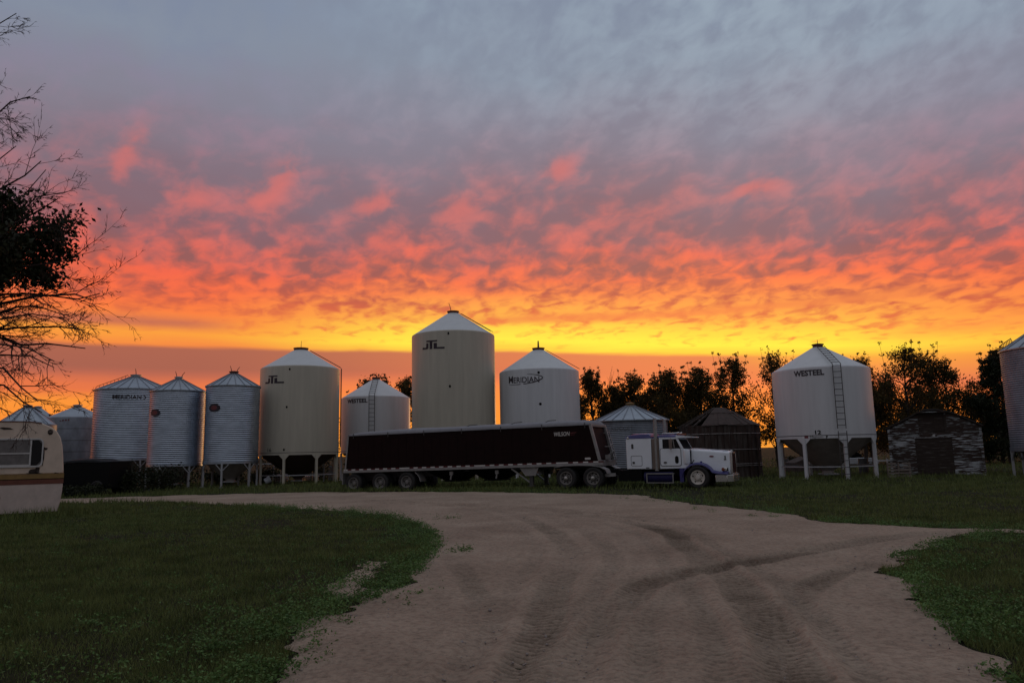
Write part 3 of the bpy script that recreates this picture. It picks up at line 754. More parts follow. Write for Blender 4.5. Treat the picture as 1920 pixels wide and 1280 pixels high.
# ------------------------------------------------------------------ grain trailer
TH = R_(22.8)
def trailer():
    ux, uy = math.cos(TH), -math.sin(TH); nx, ny = math.sin(TH), math.cos(TH)
    W = 1.27
    ox, oy = -8.95 + nx * W, 40.5 + ny * W
    root = empty('grain_trailer', (ox, oy, -0.21), -TH, -math.atan(0.24 / 14))
    tag(root, 'long black-maroon hopper trailer with grey rolled tarp, coupled behind the white truck', 'trailer')
    zt0, zt1 = 3.06, 2.98
    # body: sloped ends
    bd = MB()
    out = [(-0.22, 1.24), (14.0, 1.22), (13.62, 2.98), (0.0, 3.06)]
    bd.prism(out, -W, W, 'xz')
    body = bd.build('body', M['maroon'], root, bevel=0.012)
    se = MB()       # faint upright side posts
    for k in range(26):
        xx = 0.6 + k * 0.5
        se.box(xx - 0.02, xx + 0.02, -W - 0.008, -W + 0.01, 1.26, 2.95)
    se.build('side_posts', M['maroon'], body)
    # rails
    for sgn in (-1, 1):
        y0, y1 = sorted((sgn * (W + 0.03), sgn * (W - 0.04)))
        rl = MB(); rl.box(-0.33, 14.2, y0, y1, 1.05, 1.17); rl.build('bottom_rail', M['alu'], root, bevel=0.01)
    rl = MB(); rl.box(14.0, 14.16, -W + 0.04, W - 0.04, 1.0, 1.20); rl.build('front_sill', M['alu'], root, bevel=0.01)
    rl = MB(); rl.box(-0.33, -0.25, -W + 0.04, W - 0.04, 1.05, 1.18); rl.build('rear_sill', M['alu'], root, bevel=0.01)
    for sgn in (-1, 1):
        tr_ = MB(); tr_.bar((0.0, sgn * (W - 0.005), 3.05), (13.62, sgn * (W - 0.005), 2.98), 0.05, 0.09); tr_.build('top_rail', M['maroon'], root)
    tp = MB(); xx = -0.30; k = 0; cuts = []
    while xx < 13.9:
        l = 0.25 if k % 8 != 7 else 0.60
        cuts.append((xx, xx + l, 1)); cuts.append((xx + l, xx + l + 0.25, 0)); xx += l + 0.25; k += 1
    V = []
    for i, (a, b, c) in enumerate(cuts): V += [(a, -W - 0.028, 1.182), (a, -W - 0.028, 1.242)]
    V += [(cuts[-1][1], -W - 0.028, 1.182), (cuts[-1][1], -W - 0.028, 1.242)]
    tp.v = V; tp.f = [(2 * i, 2 * i + 2, 2 * i + 3, 2 * i + 1) for i in range(len(cuts))]; tp.m = [c for _, _, c in cuts]
    tp.build('tape_strip', [M['tape_red'], M['tape_white']], root, recalc=False)
    nb = MB(); nb.box(13.35, 13.62, -W - 0.03, -W - 0.004, 1.33, 1.42); nb.build('number_plate', M['tape_white'], root)
    # end posts and nose frame
    ep = MB()
    ep.bar((-0.20, -W - 0.005, 1.2), (0.0, -W - 0.005, 3.04), 0.08, 0.05, (0, 1, 0))
    ep.build('rear_post', M['alu'], root)
    fp = MB()
    for yy in (-W + 0.06, W - 0.06):
        fp.bar((14.06, yy, 1.2), (13.66, yy, 3.0), 0.13, 0.14, (0, 1, 0))
    fp.bar((13.68, -W + 0.13, 2.93), (13.68, W - 0.13, 2.93), 0.10, 0.12)
    fp.bar((14.10, -W + 0.05, 1.20), (14.10, W - 0.05, 1.20), 0.12, 0.14)
    fp.build('nose_frame', M['alu'], root, bevel=0.01)
    lad = ladder_mb((14.22, W - 0.35, 1.25), (13.90, W - 0.35, 2.72), (0, 1, 0), 0.40, 0.30, 0.03)
    for zz in (1.4, 2.6): lad.bar((14.2 - (zz - 1.25) * 0.21, W - 0.35, zz), (13.98 - (zz - 1.25) * 0.21, W - 0.35, zz), 0.05, 0.05)
    lad.bar((14.02, -0.1, 1.92), (14.10, W - 0.3, 1.92), 0.04, 0.04)
    lad.build('ladder', M['alu'], root)
    bx = MB()
    bx.box(14.12, 14.30, -0.5, -0.15, 1.3, 1.52); bx.tube([(14.1, 0.1, 1.5), (14.35, 0.2, 1.7), (14.2, 0.5, 1.45), (14.3, 0.8, 1.4)], 0.02, 6)
    bx.build('air_line_box', M['alu'], root)
    # tarp
    rings = []
    for xx, h in ((0.05, 0.02), (0.4, 0.10), (1.0, 0.16), (2.5, 0.215), (4, 0.235), (6, 0.205), (8, 0.235), (10, 0.215), (12, 0.235), (13.2, 0.225), (13.6, 0.16), (13.66, 0.05)):
        zb = 3.08 - 0.0055 * xx; ring = []
        for i in range(13):
            t = math.pi * i / 12
            ring.append((xx, -(W + 0.05) * math.cos(t), zb + h * math.sin(t) ** 0.6 + rng.uniform(-.012, .012)))
        ring += [(xx, W + 0.05, zb - 0.06), (xx, -W - 0.05, zb - 0.06)]
        rings.append(ring)
    tm = MB(); tm.loft(rings); tm.build('tarp', M['tarp'], root, 60)
    for k in range(7):
        xx = 0.35 + k * 2.18
        zb = 3.08 - 0.0055 * xx
        tt = MB(); tt.bar((xx, -W - 0.06, zb + 0.06), (xx, -W - 0.05, zb - 0.2), 0.035, 0.02)
        tt.build('tarp_strap', M['dark_steel'], root)
    for xx in (6.9, 9.4, 11.2):
        tt = MB(); tt.tube([(xx, -W - 0.02, 3.08), (xx + 0.25, -W * 0.7, 3.26), (xx + 0.5, -W * 0.4, 3.29)], 0.018, 5); tt.build('tarp_rope', M['dark_steel'], root)
    # hoppers and frame
    for x0, x1, xb in ((4.6, 7.0, 5.9), (7.0, 9.6, 8.2)):
        hp = MB()
        hp.loft([[(x0, -1.15, 1.06), (x1, -1.15, 1.06), (x1, 1.15, 1.06), (x0, 1.15, 1.06)], [(xb - 0.45, -0.5, 0.50), (xb + 0.45, -0.5, 0.50), (xb + 0.45, 0.5, 0.50), (xb - 0.45, 0.5, 0.50)]])
        hp.box(xb - 0.5, xb + 0.5, -0.6, 0.6, 0.44, 0.49)
        hp.build('hopper_chute', M['black'], root)
    fr = MB()
    for sgn in (-1, 1):
        fr.box(-0.2, 5.0, sgn * 0.45 - 0.06, sgn * 0.45 + 0.06, 0.75, 1.04)
        fr.box(9.8, 13.9, sgn * 0.45 - 0.06, sgn * 0.45 + 0.06, 0.92, 1.04)
        fr.bar((4.6, sgn * 1.0, 0.98), (10.2, sgn * 1.0, 0.98), 0.06, 0.05)
    for xx in (0.30, 1.97, 3.58): fr.tube([(xx, -1.15, 0.5), (xx, 1.15, 0.5)], 0.07, 8); fr.box(xx - .5, xx + .5, -.5, -.4, 0.55, 0.74); fr.box(xx - .5, xx + .5, .4, .5, 0.55, 0.74)
    fr.build('underframe', M['dark_steel'], root)
    for xx in (6.05, 8.6):
        hd = MB(); hd.box(xx, xx + 0.18, -1.12, -1.0, 0.78, 0.96); hd.bar((xx + 0.09, -1.06, 0.8), (xx + 0.03, -1.06, 0.55), 0.10, 0.06); hd.build('gate_crank', M['alu'], root)
    for sgn in (-1, 1):
        lg = MB(); lg.prism([(9.95, 1.04), (10.95, 1.04), (10.78, 0.64), (10.25, 0.64)], *sorted((sgn * 1.12, sgn * 1.18)), 'xz'); lg.build('landing_gear_bracket', M['alu'], root)
        lg = MB(); lg.bar((9.5, sgn * 1.15, 1.02), (10.42, sgn * 1.0, 0.32), 0.07, 0.07); lg.build('landing_gear_brace', M['alu'], root)
    for sgn in (-1, 1):
        l2 = MB(); l2.box(10.42, 10.60, sgn * 1.02 - 0.08, sgn * 1.02 + 0.08, 0.18, 1.0); l2.box(10.35, 10.68, sgn * 1.02 - 0.14, sgn * 1.02 + 0.14, 0.12, 0.18); l2.build('landing_leg', M['dark_steel'], root)
    # mud flaps and fender
    for y0, y1 in ((-W, -W + 0.62), (W - 0.62, W)):
        mf = MB(); mf.box(-0.42, -0.38, y0, y1, 0.45, 1.05); mf.build('mud_flap', M['alu'], root)
    mf = MB(); mf.box(-0.5, -0.43, -W, W, 0.66, 0.76); mf.build('rear_bumper', M['alu'], root)
    fd = MB()
    pts = [(4.10, 0.98), (4.25, 0.86), (4.36, 0.70), (4.42, 0.50)]
    for a, b in zip(pts[:-1], pts[1:]): fd.bar((a[0], -0.95, a[1]), (b[0], -0.95, b[1]), 0.62, 0.03)
    fd.build('fender', M['alu'], root)
    for xx in (0.30, 1.97, 3.58):
        for sgn in (-1, 1): wheel(root, xx, sgn * 1.27, sgn, 0.50, 0.28, 'rim', True, 0, 0.13)
    # maker's name
    V, Fc = text_geo('WILSON', 0.80, 0.20, 0.015, 0.15)
    q = MB(); q.add([(12.25 + a, -W - 0.012, 2.58 + b) for a, b in V], Fc); q.build('lettering', M['tape_white'], body, recalc=False)
    q = MB(); q.add([(12.68, -W - 0.012, 2.57), (12.98, -W - 0.012, 2.60), (12.98, -W - 0.012, 2.64), (12.68, -W - 0.012, 2.63)], [(0, 1, 2, 3)]); q.add([(12.68, -W - 0.012, 2.50), (12.90, -W - 0.012, 2.52), (12.90, -W - 0.012, 2.54), (12.68, -W - 0.012, 2.53)], [(0, 1, 2, 3)])
    q.build('name_stripe', M['tape_red'], body, recalc=False)
trailer()

# ------------------------------------------------------------------ truck tractor
def rr_poly(x0, x1, z0, z1, r, n=5):
    P = []
    for cx, cz, a0 in ((x1 - r, z1 - r, 0), (x0 + r, z1 - r, 90), (x0 + r, z0 + r, 180), (x1 - r, z0 + r, 270)):
        for i in range(n + 1):
            t = R_(a0 + 90 * i / n); P.append((cx + r * math.cos(t), cz + r * math.sin(t)))
    return P

def ring_mb(P, Q, y, t):
    """flat ring between two outlines of equal count, in the xz plane at y, thickness t"""
    mb = MB(); n = len(P)
    vs = [(a, y, b) for a, b in P] + [(a, y, b) for a, b in Q] + [(a, y + t, b) for a, b in P] + [(a, y + t, b) for a, b in Q]
    fs = []
    for i in range(n):
        j = (i + 1) % n
        fs += [(i, j, n + j, n + i), (2 * n + i, 3 * n + i, 3 * n + j, 2 * n + j), (i, 2 * n + i, 2 * n + j, j), (n + i, n + j, 3 * n + j, 3 * n + i)]
    mb.add(vs, fs); return mb

def truck():
    th = R_(24)
    W = 1.25
    ox, oy = 7.86 + math.sin(th) * W, 33.05 + math.cos(th) * W
    root = empty('semi_truck', (ox, oy, 0.0), -th)
    tag(root, 'white and blue long-nosed semi truck with sleeper and tall exhaust stacks', 'truck')
    # frame
    fr = MB()
    for sgn in (-1, 1): fr.box(-6.75, 1.3, sgn * 0.43 - 0.05, sgn * 0.43 + 0.05, 0.62, 0.88)
    for xx in (-6.6, -5.3, -3.6, -1.8, 0.9): fr.box(xx - 0.1, xx + 0.1, -0.42, 0.42, 0.66, 0.84)
    for xx in (-5.97, -4.63, 0.17): fr.tube([(xx, -1.0, 0.5), (xx, 1.0, 0.5)], 0.08, 8)
    fr.box(-3.3, -0.3, -0.8, 0.8, 0.60, 0.86)
    fr.build('frame', M['black'], root)
    fw_ = MB(); fw_.lathe([(0.45, 0.97), (0.48, 1.02), (0.01, 1.03)], 24, (-5.2, 0, 0)); fw_.build('fifth_wheel', M['dark_steel'], root)
    # hood
    rings = []
    for X, w, zt, zb in ((-0.16, 0.80, 1.745, 0.92), (0.2, 0.76, 1.715, 0.92), (0.75, 0.70, 1.665, 0.80), (1.20, 0.655, 1.625, 0.72), (1.40, 0.64, 1.60, 0.66), (1.50, 0.62, 1.57, 0.62)):
        r = 0.11 if X < 1.45 else 0.08
        ring = []
        for i in range(6): t = R_(90 * i / 5); ring.append((X, w - r + r * math.cos(t), zt - r + r * math.sin(t)))
        ring.append((X, 0.25, zt + 0.035)); ring.append((X, -0.25, zt + 0.035))
        for i in range(6): t = R_(90 + 90 * i / 5); ring.append((X, -w + r + r * math.cos(t), zt - r + r * math.sin(t)))
        ring += [(X, -w, zb), (X, w, zb)]
        rings.append(ring)
    hm = MB(); hm.loft(rings); hood = hm.build('hood', M['truck_white'], root, 32)
    hs = MB()
    for a, b in zip(rings[:-2], rings[1:-1]):
        hs.add([(a[7][0], -0.5, a[6][2] - 0.012), (b[7][0], -0.44, b[6][2] - 0.012), (b[7][0], 0.44, b[6][2] - 0.012), (a[7][0], 0.5, a[6][2] - 0.012)], [(0, 1, 2, 3)])
        hs.add([(a[7][0], -0.5, a[6][2] - 0.045), (b[7][0], -0.44, b[6][2] - 0.045), (b[7][0], -0.44, b[6][2] - 0.010), (a[7][0], -0.5, a[6][2] - 0.010)], [(0, 1, 2, 3)])
    hs.build('hood_stripe', M['truck_blue'], hood, recalc=False)
    em = MB(); P = [(0.73 + 0.10 * math.cos(R_(18 * k)), 1.40 + 0.036 * math.sin(R_(18 * k))) for k in range(20)]
    em.prism(P, -0.72, -0.695, 'xz'); em.build('oval_emblem', M['red_logo'], hood)
    hn = MB(); hn.box(1.28, 1.33, -0.672, -0.645, 1.30, 1.42); hn.box(1.25, 1.35, -0.67, -0.65, 1.24, 1.28); hn.build('hood_latch', M['dark_steel'], hood)
    # grille and surround
    gs = MB()
    for sgn in (-1, 1): gs.box(1.50, 1.60, sgn * 0.60 - 0.035, sgn * 0.60 + 0.035, 0.66, 1.56)
    gs.box(1.50, 1.60, -0.565, 0.565, 1.50, 1.58); gs.box(1.50, 1.62, -0.62, 0.62, 0.58, 0.66)
    gs.lathe([(0.06, 1.585), (0.07, 1.63), (0.01, 1.66)], 16, (1.50, 0, 0))
    gs.build('grille_surround', M['chrome'], root, bevel=0.01)
    gm = MB(); gm.box(1.53, 1.57, -0.56, 0.56, 0.67, 1.49)
    for k in range(16): gm.box(1.571, 1.59, -0.55 + k * 0.0733 - 0.008, -0.55 + k * 0.0733 + 0.008, 0.68, 1.48)
    gm.build('grille', M['grille'], root)
    # bumper
    bp = MB()
    Pb = [(0.92, -1.20), (1.42, -1.18), (1.66, -0.95), (1.72, 0.0), (1.66, 0.95), (1.42, 1.18), (0.92, 1.20), (0.92, 1.16), (1.40, 1.14), (1.60, 0.93), (1.66, 0.0), (1.60, -0.93), (1.40, -1.14), (0.92, -1.16)]
    bp.prism(Pb, 0.30, 0.60, 'xy'); bp.build('bumper', M['chrome'], root, bevel=0.015)
    # front fenders
    arc = []
    for i in range(13):
        t = R_(172 - 145 * i / 12); arc.append((0.17 + 0.70 * math.cos(t), 0.47 + 0.64 * math.sin(t)))
    arc += [(1.02, 0.70), (1.46, 0.68)]
    for sgn in (-1, 1):
        rings2 = []
        for (a, b) in arc:
            yo, yi = sgn * 1.235, sgn * 0.60
            rings2.append([(a, yo, b - 0.05), (a, yo - sgn * 0.02, b), (a, yo - sgn * 0.10, b + 0.035), (a, yi, b + 0.05), (a, yi, b - 0.03), (a, yo - sgn * 0.12, b - 0.05)])
        fd = MB(); fd.loft(rings2); fd.build('front_fender', M['truck_blue'], root, 40)
    for sgn in (-1, 1):
        lq = MB(); lq.box(-0.62, -0.45, sgn * 1.0 - 0.18, sgn * 1.0 + 0.18, 0.30, 0.88); lq.build('splash_panel', M['truck_blue'], root)
    # head lamps
    for sgn in (-1, 1):
        mb = MB(); mb.box(1.20, 1.42, sgn * 0.90 - 0.16, sgn * 0.90 + 0.16, 0.74, 0.92)
        hl = mb.build('headlight', M['chrome'], root, bevel=0.04)
        ln = MB(); ln.box(1.421, 1.435, sgn * 0.90 - 0.13, sgn * 0.90 + 0.13, 0.765, 0.895); ln.build('lens', M['glass_grey'], hl)
        tl = MB(); tl.lathe([(0.005, -sgn * -0.0), (0.075, 0.0), (0.065, 0.05 * sgn), (0.01, 0.06 * sgn)], 14, (1.25, sgn * 1.06, 0.84), axis='y'); tl.build('turn_signal', M['red_lamp'], root)
    # cab
    C = 1.03
    cb = MB()
    prof = [(-1.52, 0.88), (-0.22, 0.90), (-0.16, 1.02), (-0.42, 1.06), (-0.42, 1.74), (-0.66, 2.28), (-0.68, 2.29), (-1.52, 2.29)]
    # body below the windows and the pillars, built as a shell so the glass sits in openings
    cb.prism([(-1.52, 0.88), (-0.22, 0.90), (-0.18, 1.70), (-0.40, 1.76), (-1.52, 1.78)], -C, C, 'xz')
    cb.prism([(-1.52, 1.782), (-1.36, 1.782), (-1.36, 2.19), (-1.52, 2.19)], -C, C, 'xz')
    for sgn in (-1, 1):
        y0, y1 = sorted((sgn * C, sgn * (C - 0.06)))
        cb.prism([(-0.56, 1.772), (-0.42, 1.762), (-0.64, 2.19), (-0.74, 2.19)], y0, y1, 'xz')
    cb.prism([(-1.52, 2.192), (-0.64, 2.192), (-0.69, 2.285), (-1.52, 2.285)], -C, C, 'xz')
    cab = cb.build('cab', M['truck_white'], root, bevel=0.02)
    rf = MB()
    rgs = []
    for X, h in ((-1.56, 0.10), (-1.45, 0.135), (-1.1, 0.145), (-0.75, 0.11), (-0.66, 0.03)):
        ring = []
        for i in range(11):
            t = math.pi * i / 10; ring.append((X, -(C + 0.01) * math.cos(t), 2.288 + h * max(0.0, math.sin(t)) ** 0.22))
        rgs.append(ring)
    rf.loft(rgs); rf.build('cab_roof', M['truck_blue'], cab, 50)
    ws = MB()
    ws.add([(-0.43, -C + 0.07, 1.765), (-0.43, C - 0.07, 1.765), (-0.65, C - 0.07, 2.19), (-0.65, -C + 0.07, 2.19)], [(0, 1, 2, 3)])
    ws.build('windscreen', M['glass_grey'], cab)
    vs_ = MB(); vs_.loft([[(-0.74, -C - 0.015, 2.25), (-0.74, C + 0.015, 2.25), (-0.74, C + 0.015, 2.355), (-0.74, -C - 0.015, 2.355)], [(-0.08, -C + 0.02, 2.262), (-0.08, C - 0.02, 2.262), (-0.08, C - 0.02, 2.30), (-0.08, -C + 0.02, 2.30)]])
    vs_.build('sun_visor', M['truck_white'], root)
    # interior seen through the windows
    it = MB(); it.box(-1.34, -0.9, -0.75, 0.75, 1.785, 2.0); it.build('seats', M['black'], cab)
    # doors
    for sgn in (-1, 1):
        yf = sgn * (C + 0.022)
        y0, y1 = sorted((sgn * (C + 0.002), yf))
        dm = MB(); dm.prism(rr_poly(-1.47, -0.56, 1.02, 1.775, 0.09), y0, y1, 'xz')
        dr = dm.build('door', M['truck_white'], root, bevel=0.008)
        sm = ring_mb(rr_poly(-1.49, -0.54, 1.00, 1.795, 0.10), rr_poly(-1.475, -0.555, 1.015, 1.78, 0.09), y0 + 0.001, y1 - y0 - 0.004); sm.build('door_seal', M['dark_steel'], dr)
        g = MB(); yy = sgn * (C - 0.03)
        g.add([(-1.36, yy, 1.78), (-0.56, yy, 1.775), (-0.74, yy, 2.19), (-1.36, yy, 2.19)], [(0, 1, 2, 3)]); g.build('window', M['glass'], dr)
        dv = MB(); dv.bar((-0.83, sgn * (C - 0.01), 1.78), (-0.88, sgn * (C - 0.01), 2.19), 0.04, 0.03, (0, 1, 0)); dv.build('vent_window_bar', M['alu'], dr)
        ov = MB(); ov.prism(rr_poly(-0.82, -0.66, 1.11, 1.45, 0.079), *sorted((sgn * (C + 0.0225), sgn * (C + 0.03))), 'xz'); ov.build('lower_window', M['glass'], dr)
        hd = MB(); hd.box(-1.32, -1.20, *sorted((sgn * (C + 0.023), sgn * (C + 0.05))), 1.13, 1.20); hd.build('handle', M['dark_steel'], dr)
        mr = MB(); mr.box(-1.02, -0.88, *sorted((sgn * (C + 0.18), sgn * (C + 0.25))), 1.76, 2.20)
        m_ = mr.build('mirror', M['brown_shield'], root, bevel=0.02)
        ma = MB(); ma.tube([(-0.95, sgn * C, 2.22), (-0.95, sgn * (C + 0.21), 2.24), (-0.95, sgn * (C + 0.21), 1.70), (-0.95, sgn * (C + 0.02), 1.68)], 0.014, 6); ma.build('mirror_arm', M['chrome'], m_)
        # air cleaner beside the cowl
        ac = MB(); ac.lathe([(0.005, 1.10), (0.145, 1.10), (0.155, 1.13), (0.155, 1.64), (0.14, 1.70), (0.06, 1.74), (0.005, 1.745)], 24, (-0.32, sgn * 0.95, 0)); ac.build('air_cleaner', M['truck_white'], root)
        ab = MB(); ab.bar((-0.14, sgn * 0.9, 1.06), (-0.14, sgn * 0.84, 1.72), 0.03, 0.05); ab.bar((-0.12, sgn * 0.95, 1.08), (0.0, sgn * 0.95, 1.26), 0.07, 0.03); ab.build('hood_strap', M['black'], root)
        md = MB(); md.box(0.28, 0.36, *sorted((sgn * 1.05, sgn * 0.95)), 1.10, 1.20); md.build('fender_mirror', M['truck_blue'], root)
    st = MB(); st.lathe([(0.20, 0), (0.22, 0.02), (0.20, 0.04)], 20, (-0.75, 0.5, 1.8)); st.build('steering_wheel', M['black'], cab)
    for yy in (-0.75, -0.4, 0, 0.4, 0.75):
        cl = MB(); cl.box(-0.74, -0.62, yy - 0.05, yy + 0.05, 2.40, 2.46); cl.build('roof_lamp', M['red_lamp'], root, bevel=0.01)
    for yy in (-0.35, 0.35):
        cl = MB(); cl.tube([(-1.5, yy, 2.47), (-0.85, yy, 2.47), (-0.72, yy, 2.47)], [0.03, 0.035, 0.065], 10); cl.build('air_horn', M['chrome'], root)
    # sleeper
    sl = MB(); sl.box(-3.03, -1.87, -1.12, 1.12, 0.88, 2.265); slp = sl.build('sleeper', M['truck_white'], root, bevel=0.03)
    rgs = []
    for X, h in ((-3.06, 0.05), (-2.96, 0.15), (-2.7, 0.225), (-2.2, 0.235), (-1.95, 0.225), (-1.87, 0.12)):
        ring = []
        for i in range(13):
            t = math.pi * i / 12; ring.append((X, -1.135 * math.cos(t), 2.268 + h * max(0.0, math.sin(t)) ** 0.22))
        rgs.append(ring)
    sr = MB(); sr.loft(rgs); sr.build('sleeper_roof', M['truck_blue'], slp, 50)
    lm = MB(); lm.lathe([(0.005, -1.16), (0.05, -1.15), (0.06, -1.10)], 12, (-2.93, 0, 2.30), axis='y'); lm.build('marker_lamp', M['chrome'], slp)
    tb = ring_mb(rr_poly(-2.82, -2.30, 1.02, 1.49, 0.07), rr_poly(-2.805, -2.315, 1.035, 1.475, 0.06), -1.128, 0.006); tb.build('locker_door', M['dark_steel'], slp)
    lh = MB(); lh.box(-2.75, -2.65, -1.145, -1.12, 1.13, 1.22); lh.box(-2.14, -1.98, -1.13, -1.119, 0.92, 0.96); lh.build('locker_latch', M['dark_steel'], slp)
    sv = MB(); sv.prism(rr_poly(-2.78, -2.68, 1.80, 2.02, 0.045), -1.135, -1.119, 'xz'); sv.prism(rr_poly(-2.76, -2.70, 1.915, 1.99, 0.025), -1.142, -1.136, 'xz'); sv.build('side_vent', M['dark_steel'], slp)
    # exhaust shields and stacks
    for sgn in (-1, 1):
        sh = MB(); sh.box(-1.865, -1.525, sgn * 0.92 - 0.14, sgn * 0.92 + 0.14, 0.86, 2.24); sh.build('exhaust_shield', M['brown_shield'], root, bevel=0.03)
    for sgn in (-1, 1):
        sk = MB(); sk.tube([(-1.67, sgn * 0.98, 0.8), (-1.67, sgn * 0.98, 2.1), (-1.67, sgn * 0.98, 3.08), (-1.69, sgn * 0.98, 3.16)], [0.095, 0.095, 0.075, 0.075], 14); sk.build('exhaust_stack', M['alu'], root)
    # steps and tank
    for sgn in (-1, 1):
        tk = MB(); tk.tube([(-2.25, sgn * 0.93, 0.50), (-0.95, sgn * 0.93, 0.50)], 0.25, 24); tk.build('fuel_tank', M['tank_blue_shaded'], root)
        bb = MB(); bb.box(-3.45, -2.34, *sorted((sgn * 1.12, sgn * 0.55)), 0.34, 0.84); bb.build('battery_box', M['black'], root)
        sp_ = MB()
        y0, y1 = sorted((sgn * 1.22, sgn * 0.95))
        sp_.box(-2.12, -0.88, y0, y1, 0.655, 0.70); sp_.box(-2.12, -0.88, *sorted((sgn * 1.22, sgn * 1.17)), 0.26, 0.295)
        for xx in (-2.10, -0.92): sp_.box(xx - 0.02, xx + 0.02, *sorted((sgn * 1.215, sgn * 1.18)), 0.296, 0.654)
        sp_.build('step', M['alu'], root)
    # drive axle fenders
    pts = [(-6.55, 1.0), (-6.1, 1.07), (-5.3, 1.09), (-4.7, 1.07), (-4.3, 1.01), (-4.02, 0.88), (-3.93, 0.70), (-3.92, 0.55)]
    for sgn in (-1, 1):
        df = MB()
        for a, b in zip(pts[:-1], pts[1:]): df.bar((a[0], sgn * 0.94, a[1]), (b[0], sgn * 0.94, b[1]), 0.62, 0.025)
        df.build('rear_fender', M['alu'], root)
    wheel(root, 0.17, -1.24, -1, 0.50, 0.29, 'rim_white', False, 0.0, 0.05); wheel(root, 0.17, 1.24, 1, 0.50, 0.29, 'rim_white', False, 0.0, 0.05)
    for xx, hb in ((-4.63, 0.16), (-5.97, 0.12)):
        for sgn in (-1, 1): wheel(root, xx, sgn * 1.24, sgn, 0.50, 0.28, 'rim', True, hb, 0.12)
truck()

# ------------------------------------------------------------------ peeling shed
def shed():
    x0, x1, yf, yb = 20.05, 24.92, 40.0, 46.0
    cx = (x0 + x1) / 2; bz = 0.0
    root = empty('wooden_shed', (cx, yf, bz), R_(-27))
    kx = 0.88
    tag(root, 'old wooden shed with peeling white paint, brown door and loft hatch', 'shed')
    hw = (x1 - x0) / 2 * kx
    # bent gable outline (left to right) in local x, z
    gab = [(-hw, 0.0), (-hw, 2.62), (-0.8, 3.30), (-0.32, 3.52), (0.24, 3.52), (1.0, 3.30), (hw, 2.66), (hw, 0.0)]
    def top_at(x):
        for (a, za), (b, zb) in zip(gab[1:-1], gab[2:-1]):
            if a <= x <= b: return za + (zb - za) * (x - a) / (b - a + 1e-9)
        return 2.6
    dL, dR, dT = -0.86, 0.82, 2.03
    hL, hR, hB, hT = -0.58, 0.54, 2.42, 3.30
    w = MB(); w2 = MB()
    z = 0.02; rs = random.Random(3)
    while z < 3.5:
        zt = z + 0.135
        segs = []
        # clip the board against the gable slopes
        lo, hi = -hw, hw
        if zt > 2.6:
            n = 120; ok = [-hw + 2 * hw * i / n for i in range(n + 1) if top_at(-hw + 2 * hw * i / n) >= zt]
            if not ok: break
            lo, hi = min(ok), max(ok)
        cuts = [(lo, hi)]
        if z < dT: cuts = [(lo, dL), (dR, hi)]
        elif zt > hB and z < hT: cuts = [(lo, max(lo, hL)), (min(hi, hR), hi)]
        for a, b in cuts:
            if b - a < 0.08: continue
            m = w2 if (z < 2.05 and (z > 1.45 or (b > 0 and z < 0.8) )) else w
            j = rs.uniform(-.006, .006)
            m.add([(a, -0.012 + j, zt + 0.01), (b, -0.012 + j, zt + 0.01), (b, -0.036 + j, z), (a, -0.036 + j, z), (a, 0.0, z), (b, 0.0, z)], [(0, 3, 2, 1), (3, 4, 5, 2)])
        z = zt
    root_w = w.build('front_wall', M['peel'], root, 20)
    w2.build('boards_with_more_paint', M['peel_more'], root_w, 20)
    bk = MB(); bk.prism(gab, 0.005, yb - yf, 'xz'); bk.build('shell', M['old_board'], root)
    # door of horizontal boards
    d = MB(); z = 0.03
    while z < dT - 0.05:
        j = rs.uniform(-.008, .008); d.box(dL + 0.02, dR - 0.02, -0.03 + j, 0.004, z, z + 0.165); z += 0.18
    d.build('door', M['old_board'], root)
    dt = MB(); dt.box(dL - 0.02, dR + 0.05, -0.05, -0.01, dT, dT + 0.05); dt.box(dL - 0.06, dL, -0.045, -0.0, 0, dT - 0.002); dt.build('door_frame', M['old_board'], root)
    h = MB(); z = hB
    while z < hT - 0.1: h.box(hL + 0.02, hR - 0.02, -0.022, 0.003, z, z + 0.17); z += 0.18
    h.build('loft_hatch', M['old_board'], root)
    for a in (hL - 0.10, hR):
        tr = MB(); tr.box(a, a + 0.10, -0.05, -0.005, hB - 0.1, hT - 0.02); tr.build('hatch_trim', M['old_board'], root)
    # roof: thick layer over the bent gable with eaves
    r = MB()
    up = gab[1:-1]
    ext = [(up[0][0] - 0.16, up[0][1] - 0.07)] + up[1:-1] + [(up[-1][0] + 0.14, up[-1][1] - 0.07)]
    poly = [(a, b + 0.015) for a, b in ext] + [(a, b + 0.085) for a, b in reversed(ext)]
    r.prism(poly, -0.14, yb - yf + 0.15, 'xz'); r.build('roof', M['shingle'], root, 10)
    hood_ = MB(); hood_.box(-0.75, 0.70, -0.32, -0.05, 3.40, 3.45); hood_.build('hatch_hood', M['peel'], root)
    for sgn in (-1, 1):
        cb = MB(); cb.box(sgn * hw - 0.055, sgn * hw + 0.055, -0.060, -0.016, 0, 2.58); cb.build('corner_board', M['peel_more'], root)
    ct = MB(); ct.box(-0.06, 0.06, -0.07, -0.04, 2.12, 2.24); ct.build('notice_plate', M['window_frame'], root)
shed()

